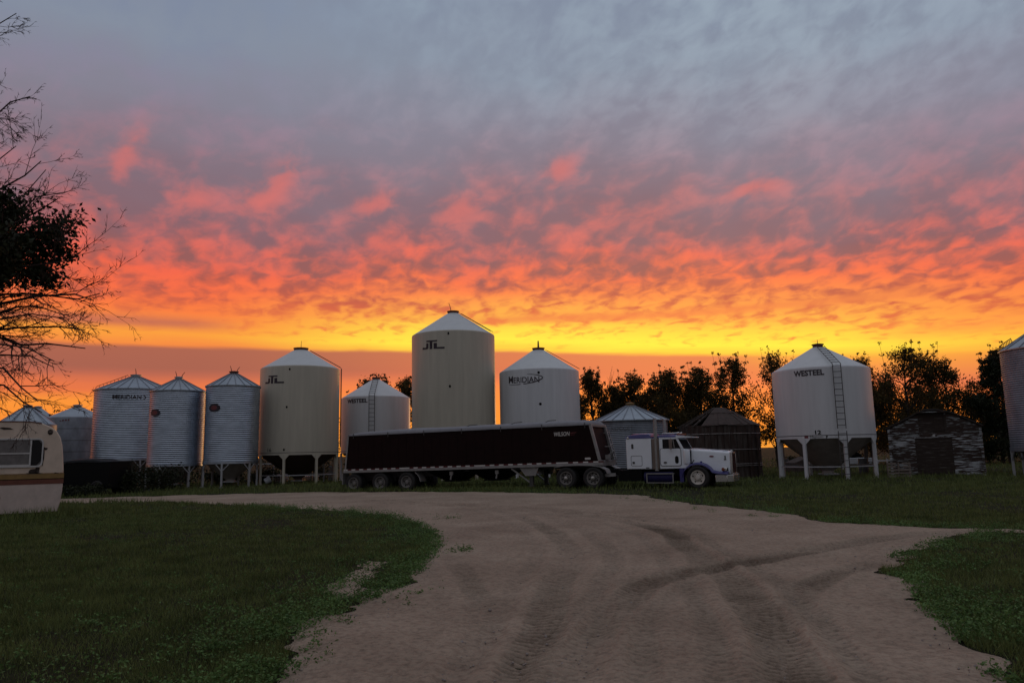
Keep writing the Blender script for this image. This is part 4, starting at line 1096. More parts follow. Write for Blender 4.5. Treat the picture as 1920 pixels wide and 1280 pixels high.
def pallet():
    root = empty('wooden_pallet', (19.72, 38.55, g1(19.7, 38.5)))
    tag(root, 'grey wooden pallet standing upright before the peeling shed', 'pallet')
    for xx in (-0.56, 0.0, 0.56):
        a = MB(); a.box(xx - 0.022, xx + 0.022, 0.0, 0.10, 0, 0.78); a.build('stringer', M['pallet'], root)
    for z, w in ((0.03, 0.10), (0.20, 0.08), (0.36, 0.08)):
        b = MB(); b.box(-0.60, 0.60, -0.022, -0.001, z, z + w); b.build('board', M['pallet'], root)
    for x0, x1, z in ((-0.60, -0.16, 0.68), (0.16, 0.60, 0.68), (-0.60, -0.18, 0.52), (0.2, 0.60, 0.52)):
        b = MB(); b.box(x0, x1, -0.022, -0.001, z, z + 0.09); b.build('board', M['pallet'], root)
pallet()

# ------------------------------------------------------------------ caravan on the left
def caravan():
    bx, by = -15.04, 25.0
    root = empty('caravan', (bx, by, 0.0), R_(33))
    root.scale = (0.84, 1, 1)
    tag(root, 'faded cream caravan with ochre and brown stripes, cut off at the picture edge', 'caravan')
    D = 2.3
    prof = [(-6.4, 0.40), (-6.5, 1.3), (-6.4, 2.6), (-6.1, 3.02), (-5.6, 3.09), (-1.25, 3.085), (-0.85, 3.03), (-0.55, 2.92), (-0.34, 2.78), (-0.20, 2.58), (-0.11, 2.30), (-0.06, 1.95), (-0.02, 1.55), (0.0, 1.30)]
    up = [p for p in prof if p[1] >= 1.30] 
    b = MB(); b.prism([(-6.5, 1.38)] + [p for p in prof[2:-1]] + [(-0.005, 1.38)], 0, D, 'xz'); b.build('body', M['camper'], root, bevel=0.03)
    lo = MB(); lo.prism([(-6.4, 0.12), (-6.5, 1.05), (-0.01, 1.05), (-0.015, 0.8), (-0.06, 0.45), (-0.14, 0.14)], 0, D, 'xz'); lo.build('lower_body', M['camper_low'], root, bevel=0.02)
    s1 = MB(); s1.box(-6.5, 0.012, -0.012, D + 0.012, 1.225, 1.379); s1.build('ochre_stripe', M['ochre'], root)
    s2 = MB(); s2.box(-6.5, 0.008, -0.008, D + 0.008, 1.051, 1.205); s2.build('brown_stripe', M['redbrown'], root)
    s3 = MB(); s3.box(-6.5, 0.014, -0.016, D + 0.016, 1.206, 1.224); s3.build('trim_line', M['black'], root)
    tr = MB()
    for (a, c) in zip(prof[3:6], prof[4:7]): tr.bar((a[0], -0.004, a[1]), (c[0], -0.004, c[1]), 0.03, 0.03, (0, 1, 0))
    tr.build('roof_edge_trim', M['redbrown'], root)
    # window: aluminium frame with rounded corners, two panes and a dark vent
    Po, Pi = rr_poly(-3.35, -0.74, 1.60, 2.54, 0.16), rr_poly(-3.31, -0.79, 1.65, 2.49, 0.13)
    wf = ring_mb(Po, Pi, -0.04, 0.036).build('window', M['window_frame'], root)
    pn = MB(); pn.prism(Pi, -0.012, -0.003, 'xz'); pn.build('pane', M['blind'], wf)
    vt = MB(); vt.prism([(-1.13, 1.66), (-0.95, 1.65), (-0.80, 1.80), (-0.80, 2.36), (-0.93, 2.48), (-1.13, 2.48)], -0.020, -0.0125, 'xz'); vt.build('dark_pane', M['glass'], wf)
    mu = MB(); mu.box(-1.19, -1.135, -0.036, -0.0125, 1.66, 2.48); mu.box(-3.3, -1.191, -0.034, -0.0125, 2.03, 2.07); mu.box(-3.3, -1.191, -0.034, -0.0125, 1.63, 1.69); mu.build('window_bars', M['window_frame'], wf)
    # peeling patches and a broken vent on the corner
    pa = MB(); pa.lathe([(0.10, 0.0), (0.07, -0.02), (0.005, -0.025)], 7, (-0.55, -0.004, 2.74), axis='y'); pa.build('roof_vent', M['old_board'], root)
    st = MB(); rs = random.Random(5)
    for (x, z, w, h) in ((-0.74, 1.9, .05, .30), (-0.90, 1.52, .10, .13), (-1.05, 1.47, .18, .10), (-0.68, 2.2, .10, .05), (-1.0, 1.40, .26, .03), (-0.25, 1.385, .10, .03), (-2.0, 2.86, .25, .04)):
        P = [(x + w * math.cos(t) * rs.uniform(.6, 1.2), z + h * math.sin(t) * rs.uniform(.6, 1.2)) for t in [2 * math.pi * k / 9 for k in range(9)]]
        st.prism(P, -0.010, -0.002, 'xz')
    st.build('rust_patches', M['old_board'], root)
    ru = MB(); ru.prism([(-2.6, 0.3), (-2.08, 0.34), (-2.02, 0.66), (-2.10, 0.86), (-2.6, 0.8)], -0.02, -0.002, 'xz'); ru.build('wheel_arch_patch', M['redbrown'], root)
    for xx in (-3.0,):
        wheel(root, xx, 0.05, -1, 0.34, 0.2, 'rim').scale = (1 / 0.84, 1, 1)
    for xx in (-0.7, -5.6):
        for yy in (0.3, 1.7):
            bl = MB(); bl.box(xx - 0.2, xx + 0.2, yy, yy + 0.3, -0.05, 0.13); bl.build('block', M['old_board'], root)
caravan()

# ------------------------------------------------------------------ dark farm wagon behind the caravan
def wagon():
    root = empty('farm_wagon', (-24.5, 43.2, g1(-24.5, 43)), R_(-6))
    tag(root, 'black box wagon under a humped dark cover, in shade below the bins', 'wagon')
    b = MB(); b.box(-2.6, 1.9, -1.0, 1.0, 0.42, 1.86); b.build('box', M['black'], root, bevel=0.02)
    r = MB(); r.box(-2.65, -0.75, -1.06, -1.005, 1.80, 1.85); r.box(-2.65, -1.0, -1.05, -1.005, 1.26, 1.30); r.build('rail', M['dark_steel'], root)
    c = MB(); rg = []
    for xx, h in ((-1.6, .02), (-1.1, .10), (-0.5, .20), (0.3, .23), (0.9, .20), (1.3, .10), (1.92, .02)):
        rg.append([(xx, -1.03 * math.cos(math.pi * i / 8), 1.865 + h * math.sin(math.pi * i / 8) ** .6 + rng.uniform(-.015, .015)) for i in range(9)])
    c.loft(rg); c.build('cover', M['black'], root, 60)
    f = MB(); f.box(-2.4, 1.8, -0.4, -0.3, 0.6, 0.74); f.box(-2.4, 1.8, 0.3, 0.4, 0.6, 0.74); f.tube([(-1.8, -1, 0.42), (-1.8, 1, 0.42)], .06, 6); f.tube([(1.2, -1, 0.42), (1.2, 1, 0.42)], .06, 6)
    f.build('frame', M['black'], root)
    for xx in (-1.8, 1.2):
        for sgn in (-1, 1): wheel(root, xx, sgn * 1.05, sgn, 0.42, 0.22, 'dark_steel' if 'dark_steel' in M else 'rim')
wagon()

# ------------------------------------------------------------------ odds and ends under and behind the bins
def odd(name, label, cat, x, y, build, m, rz=0.0, group=None, bev=0):
    mb = MB(); build(mb)
    o = mb.build(name, M[m], None, 35, (x, y, g1(x, y)), bev)
    o.rotation_euler = (0, 0, rz)
    tag(o, label, cat, group); return o
def corr_stack(n, w, d, h):
    def f(mb):
        for k in range(n):
            z = h * k / n; j = rng.uniform(-.05, .05)
            pts = [(-w / 2 + w * i / 16 + j, z + 0.02 * (i % 2)) for i in range(17)]
            mb.loft([[(a, -d / 2, b) for a, b in pts] + [(a, -d / 2, b + 0.015) for a, b in reversed(pts)], [(a, d / 2, b) for a, b in pts] + [(a, d / 2, b + 0.015) for a, b in reversed(pts)]])
    return f
odd('sheet_metal_stack', 'stack of curved grey corrugated sheets seen under the left cream bin', 'sheet stack', -17.9, 57.4, corr_stack(9, 0.85, 1.2, 0.62), 'sheet')
odd('sheet_metal_stack', 'low pile of grey roofing sheets between the cream bin legs', 'sheet stack', -15.9, 58.3, corr_stack(6, 1.3, 1.0, 0.42), 'sheet', 0.2)
def louvre(mb):
    mb.box(-0.28, -0.24, -0.04, 0.04, 0, 1.1); mb.box(0.24, 0.28, -0.04, 0.04, 0, 1.1)
    for k in range(11): mb.bar((-0.24, -0.02, 0.06 + k * .1), (0.24, -0.02, 0.06 + k * .1), 0.02, 0.07, (0, -0.5, 1))
odd('louvred_panel', 'bluish louvred metal panel leaning under the cream bin, left of the trailer', 'metal panel', -13.9, 57.2, louvre, 'sheet')
def gate(mb):
    for xx in (-0.9, 0.9): mb.tube([(xx, 0, 0), (xx, 0, 1.4)], 0.05, 8)
    mb.tube([(-0.9, 0, 1.4), (0.9, 0, 1.4)], 0.05, 8); mb.tube([(-0.9, 0, 0.6), (0.9, 0, 0.6)], 0.03, 8)
odd('pipe_frame', 'thin grey pipe frame standing between the corrugated bin and cream bin', 'pipe frame', -19.4, 57.6, gate, 'galv_leg')
def bucket(mb):
    mb.lathe([(0.01, 0.0), (0.20, 0.0), (0.24, 0.42), (0.21, 0.42), (0.18, 0.06), (0.01, 0.05)], 24)
b_ = odd('plastic_tub', 'tipped white plastic tub in the grass beside a cream bin leg', 'tub', -17.5, 52.6, bucket, 'plastic_white')
b_.rotation_euler = (0, R_(62), R_(20)); b_.location.z += 0.22
def postf(mb): mb.box(-0.05, 0.05, -0.05, 0.05, -0.1, 1.25)
odd('wooden_post', 'pale thin post standing under the left cream bin', 'post', -14.3, 56.2, postf, 'galv_leg')
def farroof(mb):
    mb.prism([(-1.1, 0.0), (-1.1, 0.62), (-0.1, 1.0), (1.1, 0.50), (1.1, 0.0)], -0.9, 0.9, 'xz')
odd('low_shelter', 'low grey sloping-roofed shelter glimpsed under the white bin numbered 12', 'shelter', 19.6, 50.5, farroof, 'old_roof')
def drum(mb): mb.lathe([(0.01, 0), (0.29, 0), (0.29, 0.28), (0.305, 0.29), (0.29, 0.30), (0.29, 0.58), (0.305, 0.59), (0.29, 0.60), (0.29, 0.88), (0.01, 0.88)], 28)
odd('steel_drum', 'dark steel drum under the white bin, left side', 'drum', 18.9, 52.5, drum, 'dark_steel')
odd('steel_drum', 'dark steel drum under the white bin, right side', 'drum', 21.6, 46.5, drum, 'dark_steel')
def farcar():
    root = empty('parked_car', (29.6, 66, -0.15), R_(8))
    tag(root, 'white car far off between the white bin and the peeling shed', 'car')
    b = MB(); b.prism([(-2.1, 0.28), (-2.1, 0.72), (-1.4, 0.82), (1.0, 0.84), (1.95, 0.74), (2.1, 0.5), (2.1, 0.28)], -0.85, 0.85, 'xz'); b.build('body', M['truck_white'], root, bevel=0.05)
    c = MB(); c.prism([(-1.5, 0.82), (-1.0, 1.32), (0.2, 1.34), (0.95, 0.84)], -0.74, 0.74, 'xz'); c.build('cabin', M['glass'], root, bevel=0.05)
    for xx in (-1.3, 1.3):
        for sgn in (-1, 1): wheel(root, xx, sgn * 0.87, sgn, 0.31, 0.2, 'rim')
farcar()
def rail2(mb):
    for xx in (-1.6, 0, 1.6): mb.box(xx - .04, xx + .04, -.04, .04, -0.1, 0.7)
    mb.box(-1.8, 1.8, -0.06, -0.041, 0.52, 0.62)
odd('rail_fence', 'short pale rail fence behind the pallet', 'fence', 25.2, 54.0, rail2, 'galv_leg')

# ------------------------------------------------------------------ trees
def leaf_quads(C, size, rs, flat=0.0, aspect=0.5):
    """diamond leaves at points C"""
    n = len(C)
    d = rs.normal(size=(n, 3)); d[:, 2] *= (1 - flat); d /= np.linalg.norm(d, axis=1, keepdims=True)
    e = rs.normal(size=(n, 3)); e -= d * np.sum(e * d, axis=1, keepdims=True); e /= np.linalg.norm(e, axis=1, keepdims=True)
    s = size * rs.uniform(0.6, 1.3, size=(n, 1))
    V = np.stack([C - d * s * .5, C + e * s * aspect * .5, C + d * s * .5, C - e * s * aspect * .5], axis=1).reshape(-1, 3)
    F = np.arange(4 * n).reshape(-1, 4)
    return V, F

def tree(name, label, x, y, h, w, seed, leaves=5200, lsize=0.19, lean=0.0, low=0.2, group=None, shoots=7, dark=False, slim=False, bare=0):
    rs = np.random.RandomState(seed); rp = random.Random(seed)
    w *= 1.42; leaves = int(leaves * 2.25)
    bz = g1(x, y)
    root = empty(name, (x, y, bz)); tag(root, label, 'tree', group)
    tr = MB()
    top = Vector((lean * h, 0, h * 0.90))
    tp = []
    for i in range(7):
        t = i / 6; tp.append(Vector((lean * h * t + rp.uniform(-.1, .1) * (t > 0), rp.uniform(-.1, .1), h * 0.90 * t - 0.1)))
    r0 = 0.055 + 0.012 * h
    tr.tube(tp, [r0 * (1 - 0.85 * i / 6) for i in range(7)], 8)
    tr.build('trunk', M['bark'], root)
    # clump centres
    K = int(16 + w * 6)
    cl = []; lb = MB()
    for k in range(K):
        u = (k + rp.random()) / K
        zz = h * (low + (0.93 - low) * u)
        t = (zz / h - low) / (1 - low)
        env = (w / 2) * (0.50 + 0.75 * math.sin(min(1, t * 1.05 + 0.12) * math.pi) ** 0.7) * (0.62 if (slim and t > .6) else 1.0)
        env *= rp.uniform(0.55, 1.1) * (1 - 0.55 * max(0, t - 0.6) / 0.4)
        a = rp.uniform(0, 2 * math.pi); r = env * math.sqrt(rp.uniform(0.12, 1))
        c = Vector((lean * zz + r * math.cos(a), r * math.sin(a) * 0.8, zz))
        cl.append((c, rp.uniform(.28, .55) * (0.7 + 0.16 * w) * (1.15 - 0.5 * t)))
        # limb from the trunk up to the clump
        b0 = max(0.3, zz - r * rp.uniform(0.7, 1.2) - 0.2)
        i = min(5, int(b0 / (h * 0.9) * 6)); f_ = b0 / (h * 0.9) * 6 - i
        s0 = tp[i].lerp(tp[i + 1], min(1, f_))
        mid = s0.lerp(c, 0.5) + Vector((rp.uniform(-.1, .1), rp.uniform(-.1, .1), -0.08 * r))
        lb.tube([s0, mid, c], [0.035 + 0.012 * r, 0.025, 0.01], 5, False)
    for k in range(shoots):      # upright leaders that make the ragged top
        a = rp.uniform(0, 2 * math.pi); r = w * 0.42 * rp.random()
        z0 = h * rp.uniform(.70, .82); z1 = h * rp.uniform(.90, 1.0)
        for q in range(4):
            t = q / 3; cl.append((Vector((lean * h + r * math.cos(a) + 0.1 * q * math.cos(a), r * math.sin(a), z0 + (z1 - z0) * t)), 0.26 - 0.16 * t))
        lb.tube([(lean * h * 0.8, 0, z0 - 0.8), (lean * h + r * math.cos(a), r * math.sin(a), z0), (lean * h + (r + .35) * math.cos(a), r * math.sin(a), z1)], [0.03, 0.02, 0.008], 5, False)
    for k in range(bare):
        a = rp.uniform(-.5, .9); p = Vector((lean * h + w * 0.3, 0, h * 0.62))
        q = p + Vector((math.cos(a) * w * .35, rp.uniform(-.3, .3), h * rp.uniform(.2, .36)))
        lb.tube([p, p.lerp(q, .5) + Vector((.1, 0, .1)), q], [.02, .014, .006], 4, False)
        for s_ in range(3):
            e = p.lerp(q, .5 + .15 * s_); lb.tube([e, e + Vector((rp.uniform(-.3, .4), rp.uniform(-.2, .2), rp.uniform(.3, .6)))], [.01, .005], 4, False)
    lb.build('branches', M['bark'], root)
    wt = np.array([r ** 2 for _, r in cl]); wt = wt / wt.sum()
    cnt = rs.multinomial(leaves, wt)
    P = []
    for (c, r), n in zip(cl, cnt):
        if n == 0: continue
        q = rs.normal(size=(n, 3)) * r * 0.62; q[:, 2] *= 0.85
        P.append(q + np.array(c))
    V, F = leaf_quads(np.concatenate(P), lsize, rs)
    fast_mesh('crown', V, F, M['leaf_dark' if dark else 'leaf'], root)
    return root

TG = 'trees in the shelterbelt behind the yard'
FRONT = [
 ('bushy tree just right of the off-white ringed-name bin', 6.4, 60, 8.75, 2.1, 0, dict(bare=5)),
 ('low bushy tree over the left slope of the ribbed cone roof', 8.1, 60, 7.15, 1.9, 0, {}),
 ('rounded tree directly above the ribbed cone roof', 9.8, 60, 8.15, 2.5, 0, {}),
 ('dense broad tree above the sleeper of the white truck', 12.4, 60, 8.3, 3.6, 0.01, dict(leaves=8200)),
 ('dense tree rising behind the collapsed roof of the wooden bin', 15.2, 60, 8.65, 3.2, 0.0, dict(leaves=7600)),
 ('tall leaning tree above the right edge of the wooden bin', 17.8, 60, 9.45, 2.3, 0.012, dict(shoots=9)),
 ('tall open tree touching the left wall of the white numbered bin', 21.2, 60, 9.8, 3.0, -0.01, dict(shoots=9, leaves=3400, low=.24)),
 ('tree just right of the white numbered bin roof', 28.1, 60, 9.15, 2.6, 0, dict(low=.32)),
 ('tallest broad tree above the gable of the peeling shed', 31.9, 60, 9.9, 4.6, 0, dict(leaves=8600, shoots=10)),
 ('leaning tree above the right roof slope of the peeling shed', 35.0, 60, 9.0, 3.0, 0.01, {}),
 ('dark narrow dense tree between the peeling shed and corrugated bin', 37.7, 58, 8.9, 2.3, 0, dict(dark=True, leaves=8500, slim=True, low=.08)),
 ('thin tree with tip showing over the dark corrugated bin', 39.6, 60, 9.8, 2.2, 0, {}),
 ('tree behind the ladder of the left cream bin', -13.1, 66, 9.0, 2.4, 0, {}),
 ('tree behind the roof tip of the short white bin', -11.6, 66, 9.15, 2.2, 0, dict(leaves=3600)),
 ('tree behind the right roof slope of the short white bin', -9.5, 66, 9.0, 2.7, 0, {}),
 ('lone bushy tree between the two cone roofs above the caravan', -38.6, 64, 6.4, 3.0, 0, dict(low=.05)),
]
for i, (lab, x, y, h, w, ln, kw) in enumerate(FRONT):
    tree('deciduous_tree', lab, x, y, h, w, 100 + i, lean=ln, group=TG, **kw)
# a second rank, farther off
for i, (x, h, w) in enumerate([(5.0, 7.2, 2.6), (7.9, 6.2, 2.6), (10.9, 7.4, 3.2), (13.2, 7.6, 3.2), (15.4, 8.0, 3.4), (25.4, 7.4, 2.4), (28.6, 7.9, 2.8), (30.8, 8.0, 3.4), (33.8, 7.6, 2.6), (37.0, 6.2, 2.2), (41.6, 8.8, 3.4), (44.5, 9.2, 3.5), (-12.2, 8.0, 2.6), (-9.6, 7.9, 2.8)]):
    tree('deciduous_tree', 'half hidden tree of the second row in the shelterbelt', x * 1.12, 67 + (i % 3), h, w, 300 + i, leaves=3600, lsize=0.2, group='second row of shelterbelt trees')

def snag():
    x, y = 25.75, 41.5
    root = empty('tree_stump', (x, y, 0.0)); tag(root, 'thick grey dead tree trunk broken off beside the shed wall', 'tree stump')
    t = MB(); t.tube([(0, 0, -.1), (-.03, 0, .5), (.02, 0, 1.4), (-.02, .05, 2.2), (-.06, .05, 2.75)], [.30, .24, .22, .20, .15], 14); t.tube([(0, 0, 1.7), (.25, -.05, 2.3)], [.10, .05], 8)
    t.build('trunk', M['pallet'], root)
snag()

def shrub(label, x, y, h, w, seed, group=None, n=1700):
    rs = np.random.RandomState(seed)
    root = empty('shrub', (x, y, g1(x, y))); tag(root, label, 'shrub', group)
    P = []
    for k in range(9):
        a = rs.uniform(0, 6.28); r = w * 0.36 * rs.rand() ** .5
        c = np.array([r * math.cos(a), r * math.sin(a) * .6, h * rs.uniform(.12, .72)])
        P.append(c + rs.normal(size=(n // 9, 3)) * np.array([w * .13, w * .11, h * .15]))
    P = np.concatenate(P); P[:, 2] = np.abs(P[:, 2])
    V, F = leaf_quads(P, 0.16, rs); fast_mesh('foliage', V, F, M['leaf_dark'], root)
    st = MB()
    for k in range(5): 
        a = rs.uniform(0, 6.28); st.tube([(0.05 * math.cos(a), 0.05 * math.sin(a), 0), (w * .2 * math.cos(a), w * .15 * math.sin(a), h * .6)], [.02, .008], 5)
    st.build('stems', M['bark'], root)
UG = 'dark shrubs in the shade behind the bins'
for i, (x, y, h, w) in enumerate([(-33.5, 60, 2.4, 4.2), (-29.8, 61.5, 2.5, 4.2), (-26.0, 58.5, 2.2, 4.0), (-22.6, 59, 2.0, 3.6), (-19.2, 60.5, 2.1, 3.8), (-15.9, 62, 1.9, 3.6), (-12.6, 62.5, 1.9, 3.4), (-9.0, 62, 1.8, 3.6), (-5.4, 62, 1.8, 3.6), (-1.8, 62, 1.8, 3.6), (1.8, 62, 1.8, 3.4),
                                 (6.0, 63, 2.3, 3.4), (9.4, 63, 2.2, 3.4), (22.8, 62.5, 1.0, 2.6), (32.4, 62, 1.2, 2.6)]):
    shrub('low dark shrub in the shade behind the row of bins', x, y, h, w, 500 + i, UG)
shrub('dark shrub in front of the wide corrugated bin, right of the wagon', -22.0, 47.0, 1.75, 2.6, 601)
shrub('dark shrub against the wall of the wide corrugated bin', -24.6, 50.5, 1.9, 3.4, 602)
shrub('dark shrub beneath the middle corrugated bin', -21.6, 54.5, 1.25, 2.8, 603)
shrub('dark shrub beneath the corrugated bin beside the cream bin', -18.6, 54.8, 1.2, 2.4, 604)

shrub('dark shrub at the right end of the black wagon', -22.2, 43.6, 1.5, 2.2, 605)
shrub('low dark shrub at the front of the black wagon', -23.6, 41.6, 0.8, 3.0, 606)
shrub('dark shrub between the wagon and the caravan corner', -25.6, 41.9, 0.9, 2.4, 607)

# the bare-branched tree reaching in from the left
def yard_tree():
    rp = random.Random(21); rs = np.random.RandomState(21)
    x, y = -9.6, 10.4
    root = empty('bare_tree', (x, y, 0.0))
    tag(root, 'large half-dead tree reaching in from the left with bare drooping twigs', 'tree')
    tr = MB()
    tp = [Vector((0, 0, -0.1)), Vector((.05, 0, 1.2)), Vector((-.05, .05, 2.6)), Vector((.1, 0, 4.2)), Vector((.2, -.05, 6.0)), Vector((.35, 0, 7.8)), Vector((.5, 0, 9.6)), Vector((.7, 0, 11.0))]
    tr.tube(tp, [.34, .28, .25, .21, .16, .11, .07, .03], 12); tr.build('trunk', M['bark'], root)
    br = MB(); leaves = []
    def curve(a, b, sag, n=7):
        pts = []
        for i in range(n + 1):
            t = i / n; p = a.lerp(b, t); p = p + Vector((0, 0, sag * 4 * t * (1 - t)))
            if 0 < i: p += Vector((rp.gauss(0, .025), rp.gauss(0, .03), rp.gauss(0, .025))) * (b - a).length * .5
            pts.append(p)
        return pts
    def grow(pts, r0, level, leafy, droop):
        n = len(pts)
        rad = [r0 * (1 - 0.82 * i / (n - 1)) for i in range(n)]
        br.tube(pts, rad, 6 if level == 0 else 4, False)
        L = sum((pts[i + 1] - pts[i]).length for i in range(n - 1))
        if level >= 3: return
        cnt = {0: 12, 1: 7, 2: 3}[level]
        for k in range(cnt):
            t = rp.uniform(.22, .98) if level == 0 else rp.uniform(.2, .97)
            f_ = t * (n - 1); i = min(n - 2, int(f_)); p = pts[i].lerp(pts[i + 1], f_ - i)
            d = (pts[i + 1] - pts[i]).normalized()
            s_ = Vector((rp.gauss(0, 1), rp.gauss(0, .8), rp.gauss(0, 1))); s_ = (s_ - d * s_.dot(d)).normalized()
            ang = rp.uniform(.35, .95)
            dd = (d * math.cos(ang) + s_ * math.sin(ang)); dd.z -= droop * 0.25; dd.normalize()
            l = L * rp.uniform(.22, .48) * (1.12 - t * 0.55) if level else L * rp.uniform(.16, .36) * (1.15 - t * 0.5)
            e = p + dd * l
            q = curve(p, e, rp.uniform(-.10, .10) * l - droop * .05 * l, 4)
            for j in range(1, 5): q[j] = q[j] + Vector((0, 0, 0.16 * l * (j / 4) ** 2 * rp.uniform(-.6, 1.0)))
            grow(q, max(.0038, rad[i] * rp.uniform(.38, .6)), level + 1, leafy, droop)
            if leafy and level >= 0:
                for j in range(1, 5):
                    for _ in range(leafy):
                        leaves.append(tuple(q[j] + Vector((rp.gauss(0, .085), rp.gauss(0, .10), rp.gauss(0, .07)))))
    V3 = lambda a, b, c: Vector((a - x, b - y, c))
    T = lambda z: Vector((tp[0].lerp(tp[-1], 0.0).x + 0.06 * z * 0.6, 0, z))
    limbs = [  # start height, end, sag, radius, leafy, droop
        (3.6, V3(-6.55, 10.0, 5.05), .25, .04, 3, 0.0), (3.8, V3(-6.75, 10.5, 4.75), .30, .036, 3, .1), (4.1, V3(-7.25, 10.2, 5.45), .15, .036, 3, 0.0), (3.5, V3(-6.85, 9.8, 4.55), .30, .036, 3, .2), (3.6, V3(-6.25, 10.2, 4.85), .2, .032, 1, .05),
        (3.8, V3(-6.75, 10.3, 5.9), .1, .03, 0, 0.0), (4.2, V3(-6.9, 9.8, 6.1), .1, .03, 0, 0.0), (3.5, V3(-6.2, 10.0, 5.6), .1, .03, 0, 0.0), (2.9, V3(-6.1, 9.9, 3.7), .3, .034, 0, .3), (2.6, V3(-6.4, 10.2, 3.1), .4, .034, 0, .4),
        (4.3, V3(-6.65, 10.1, 5.95), .1, .035, 0, 0.0), (3.5, V3(-6.15, 9.8, 5.35), .12, .035, 0, 0.0),
        (3.0, V3(-5.75, 10.1, 3.95), .35, .045, 0, .15), (3.1, V3(-5.8, 9.7, 4.45), .30, .04, 0, .15), (2.7, V3(-6.0, 10.2, 3.25), .45, .042, 0, .4), (2.6, V3(-6.2, 9.8, 2.62), .5, .036, 0, .6),
        (2.4, V3(-6.5, 10.3, 2.42), .45, .034, 0, .6), (3.0, V3(-6.1, 10.4, 3.55), .4, .04, 0, .2), (2.8, V3(-6.0, 9.6, 3.0), .5, .036, 0, .4), (3.2, V3(-5.9, 10.5, 4.15), .3, .036, 0, .1), (3.0, V3(-6.15, 10.0, 3.8), .3, .036, 0, .2),
        (6.2, V3(-7.0, 10.2, 7.15), -.15, .032, 0, 0.0), (6.0, V3(-7.05, 10.0, 6.62), .1, .028, 0, .3), (7.2, V3(-7.3, 10.1, 8.35), -.05, .03, 0, .1), (6.4, V3(-7.4, 9.9, 6.95), .05, .028, 0, .2), (8.3, V3(-7.6, 10.2, 8.9), 0, .028, 0, .1)]
    for z0, e, sag, r, leafy, droop in limbs:
        p0 = T(z0); grow(curve(p0, e, sag, 8), r, 0, leafy, droop)
    br.build('branches', M['twig'], root, recalc=False)
    Lp = np.array(leaves); print('yard tree leaves', len(Lp), 'branch faces', len(br.f))
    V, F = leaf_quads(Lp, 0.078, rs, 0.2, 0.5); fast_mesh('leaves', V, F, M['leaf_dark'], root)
yard_tree()

# ------------------------------------------------------------------ ground, road, grass
def pip(P, poly):
    x, y = P[:, 0], P[:, 1]; ins = np.zeros(len(P), bool); n = len(poly)
    for i in range(n):
        (x0, y0), (x1, y1) = poly[i], poly[(i + 1) % n]
        if y0 == y1: continue
        c = ((y0 > y) != (y1 > y)) & (x < (x1 - x0) * (y - y0) / (y1 - y0) + x0)
        ins ^= c
    return ins
def pdist(P, poly, closed=True):
    """distance to a polyline and arc length of the nearest point"""
    best = np.full(len(P), 1e9); arc = np.zeros(len(P)); sgn = np.zeros(len(P)); acc = 0.0
    n = len(poly)
    for i in range(n if closed else n - 1):
        a, b = np.array(poly[i]), np.array(poly[(i + 1) % n]); d = b - a; l = np.hypot(*d)
        t = np.clip(((P - a) @ d) / (l * l + 1e-12), 0, 1)
        q = P - (a + t[:, None] * d); r = np.hypot(q[:, 0], q[:, 1])
        m = r < best
        best[m] = r[m]; arc[m] = acc + t[m] * l; sgn[m] = (d[0] * q[m, 1] - d[1] * q[m, 0]) / (l + 1e-9)
        acc += l
    return best, arc, sgn
def smooth_line(p, k=3):
    for _ in range(k):
        q = [p[0]]
        for a, b in zip(p[:-1], p[1:]): q += [(a[0] * .75 + b[0] * .25, a[1] * .75 + b[1] * .25), (a[0] * .25 + b[0] * .75, a[1] * .25 + b[1] * .75)]
        p = q + [p[-1]]
    return p
def vnoise(P, f, seed=0):
    """value noise in the plane, 0..1"""
    rs = np.random.RandomState(seed); tab = rs.rand(256, 256)
    q = P * f; i = np.floor(q).astype(int); t = q - i; t = t * t * (3 - 2 * t)
    g = lambda a, b: tab[(i[:, 0] + a) % 256, (i[:, 1] + b) % 256]
    return (g(0, 0) * (1 - t[:, 0]) + g(1, 0) * t[:, 0]) * (1 - t[:, 1]) + (g(0, 1) * (1 - t[:, 0]) + g(1, 1) * t[:, 0]) * t[:, 1]

LEFT_EDGE = [(-2.1, -8.0), (-2.0, 4.0), (-2.02, 5.88), (-2.0, 6.6), (-2.28, 7.4), (-2.2, 8.3), (-1.95, 8.95), (-1.68, 9.9), (-1.5, 11.4), (-1.5, 13.4), (-1.66, 15.9), (-2.3, 18.8), (-3.8, 22.4), (-6.4, 25.2), (-10.4, 29.0), (-16.0, 34.0), (-20.5, 34.8), (-34, 35.5)]
FAR_EDGE = [(-34, 39.0), (-22.9, 39.2), (-18.6, 39.4), (-13.4, 39.0), (-9.0, 38.2), (-4.5, 35.6), (-1.0, 33.6), (1.0, 32.0), (4.7, 28.8), (5.6, 24.1), (6.5, 21.6), (7.05, 19.6), (7.2, 17.5), (7.8, 16.7), (8.8, 15.85), (9.7, 15.35), (10.4, 15.02)]
NEAR_EDGE = [(10.4, 14.98), (9.6, 14.85), (8.4, 14.45), (6.25, 12.25), (5.4, 11.2), (5.05, 10.3), (5.1, 9.9), (4.55, 8.6), (4.15, 7.4), (3.95, 6.6), (3.62, 5.9), (3.3, 4.0), (3.1, -8.0)]
ROAD = LEFT_EDGE + FAR_EDGE + NEAR_EDGE
PATCH = [(-2.46, 10.08), (-2.54, 11.04), (-2.62, 12.32), (-2.52, 13.3), (-2.25, 12.6), (-2.12, 11.6), (-2.05, 10.7), (-2.05, 9.86), (-2.24, 9.65)]
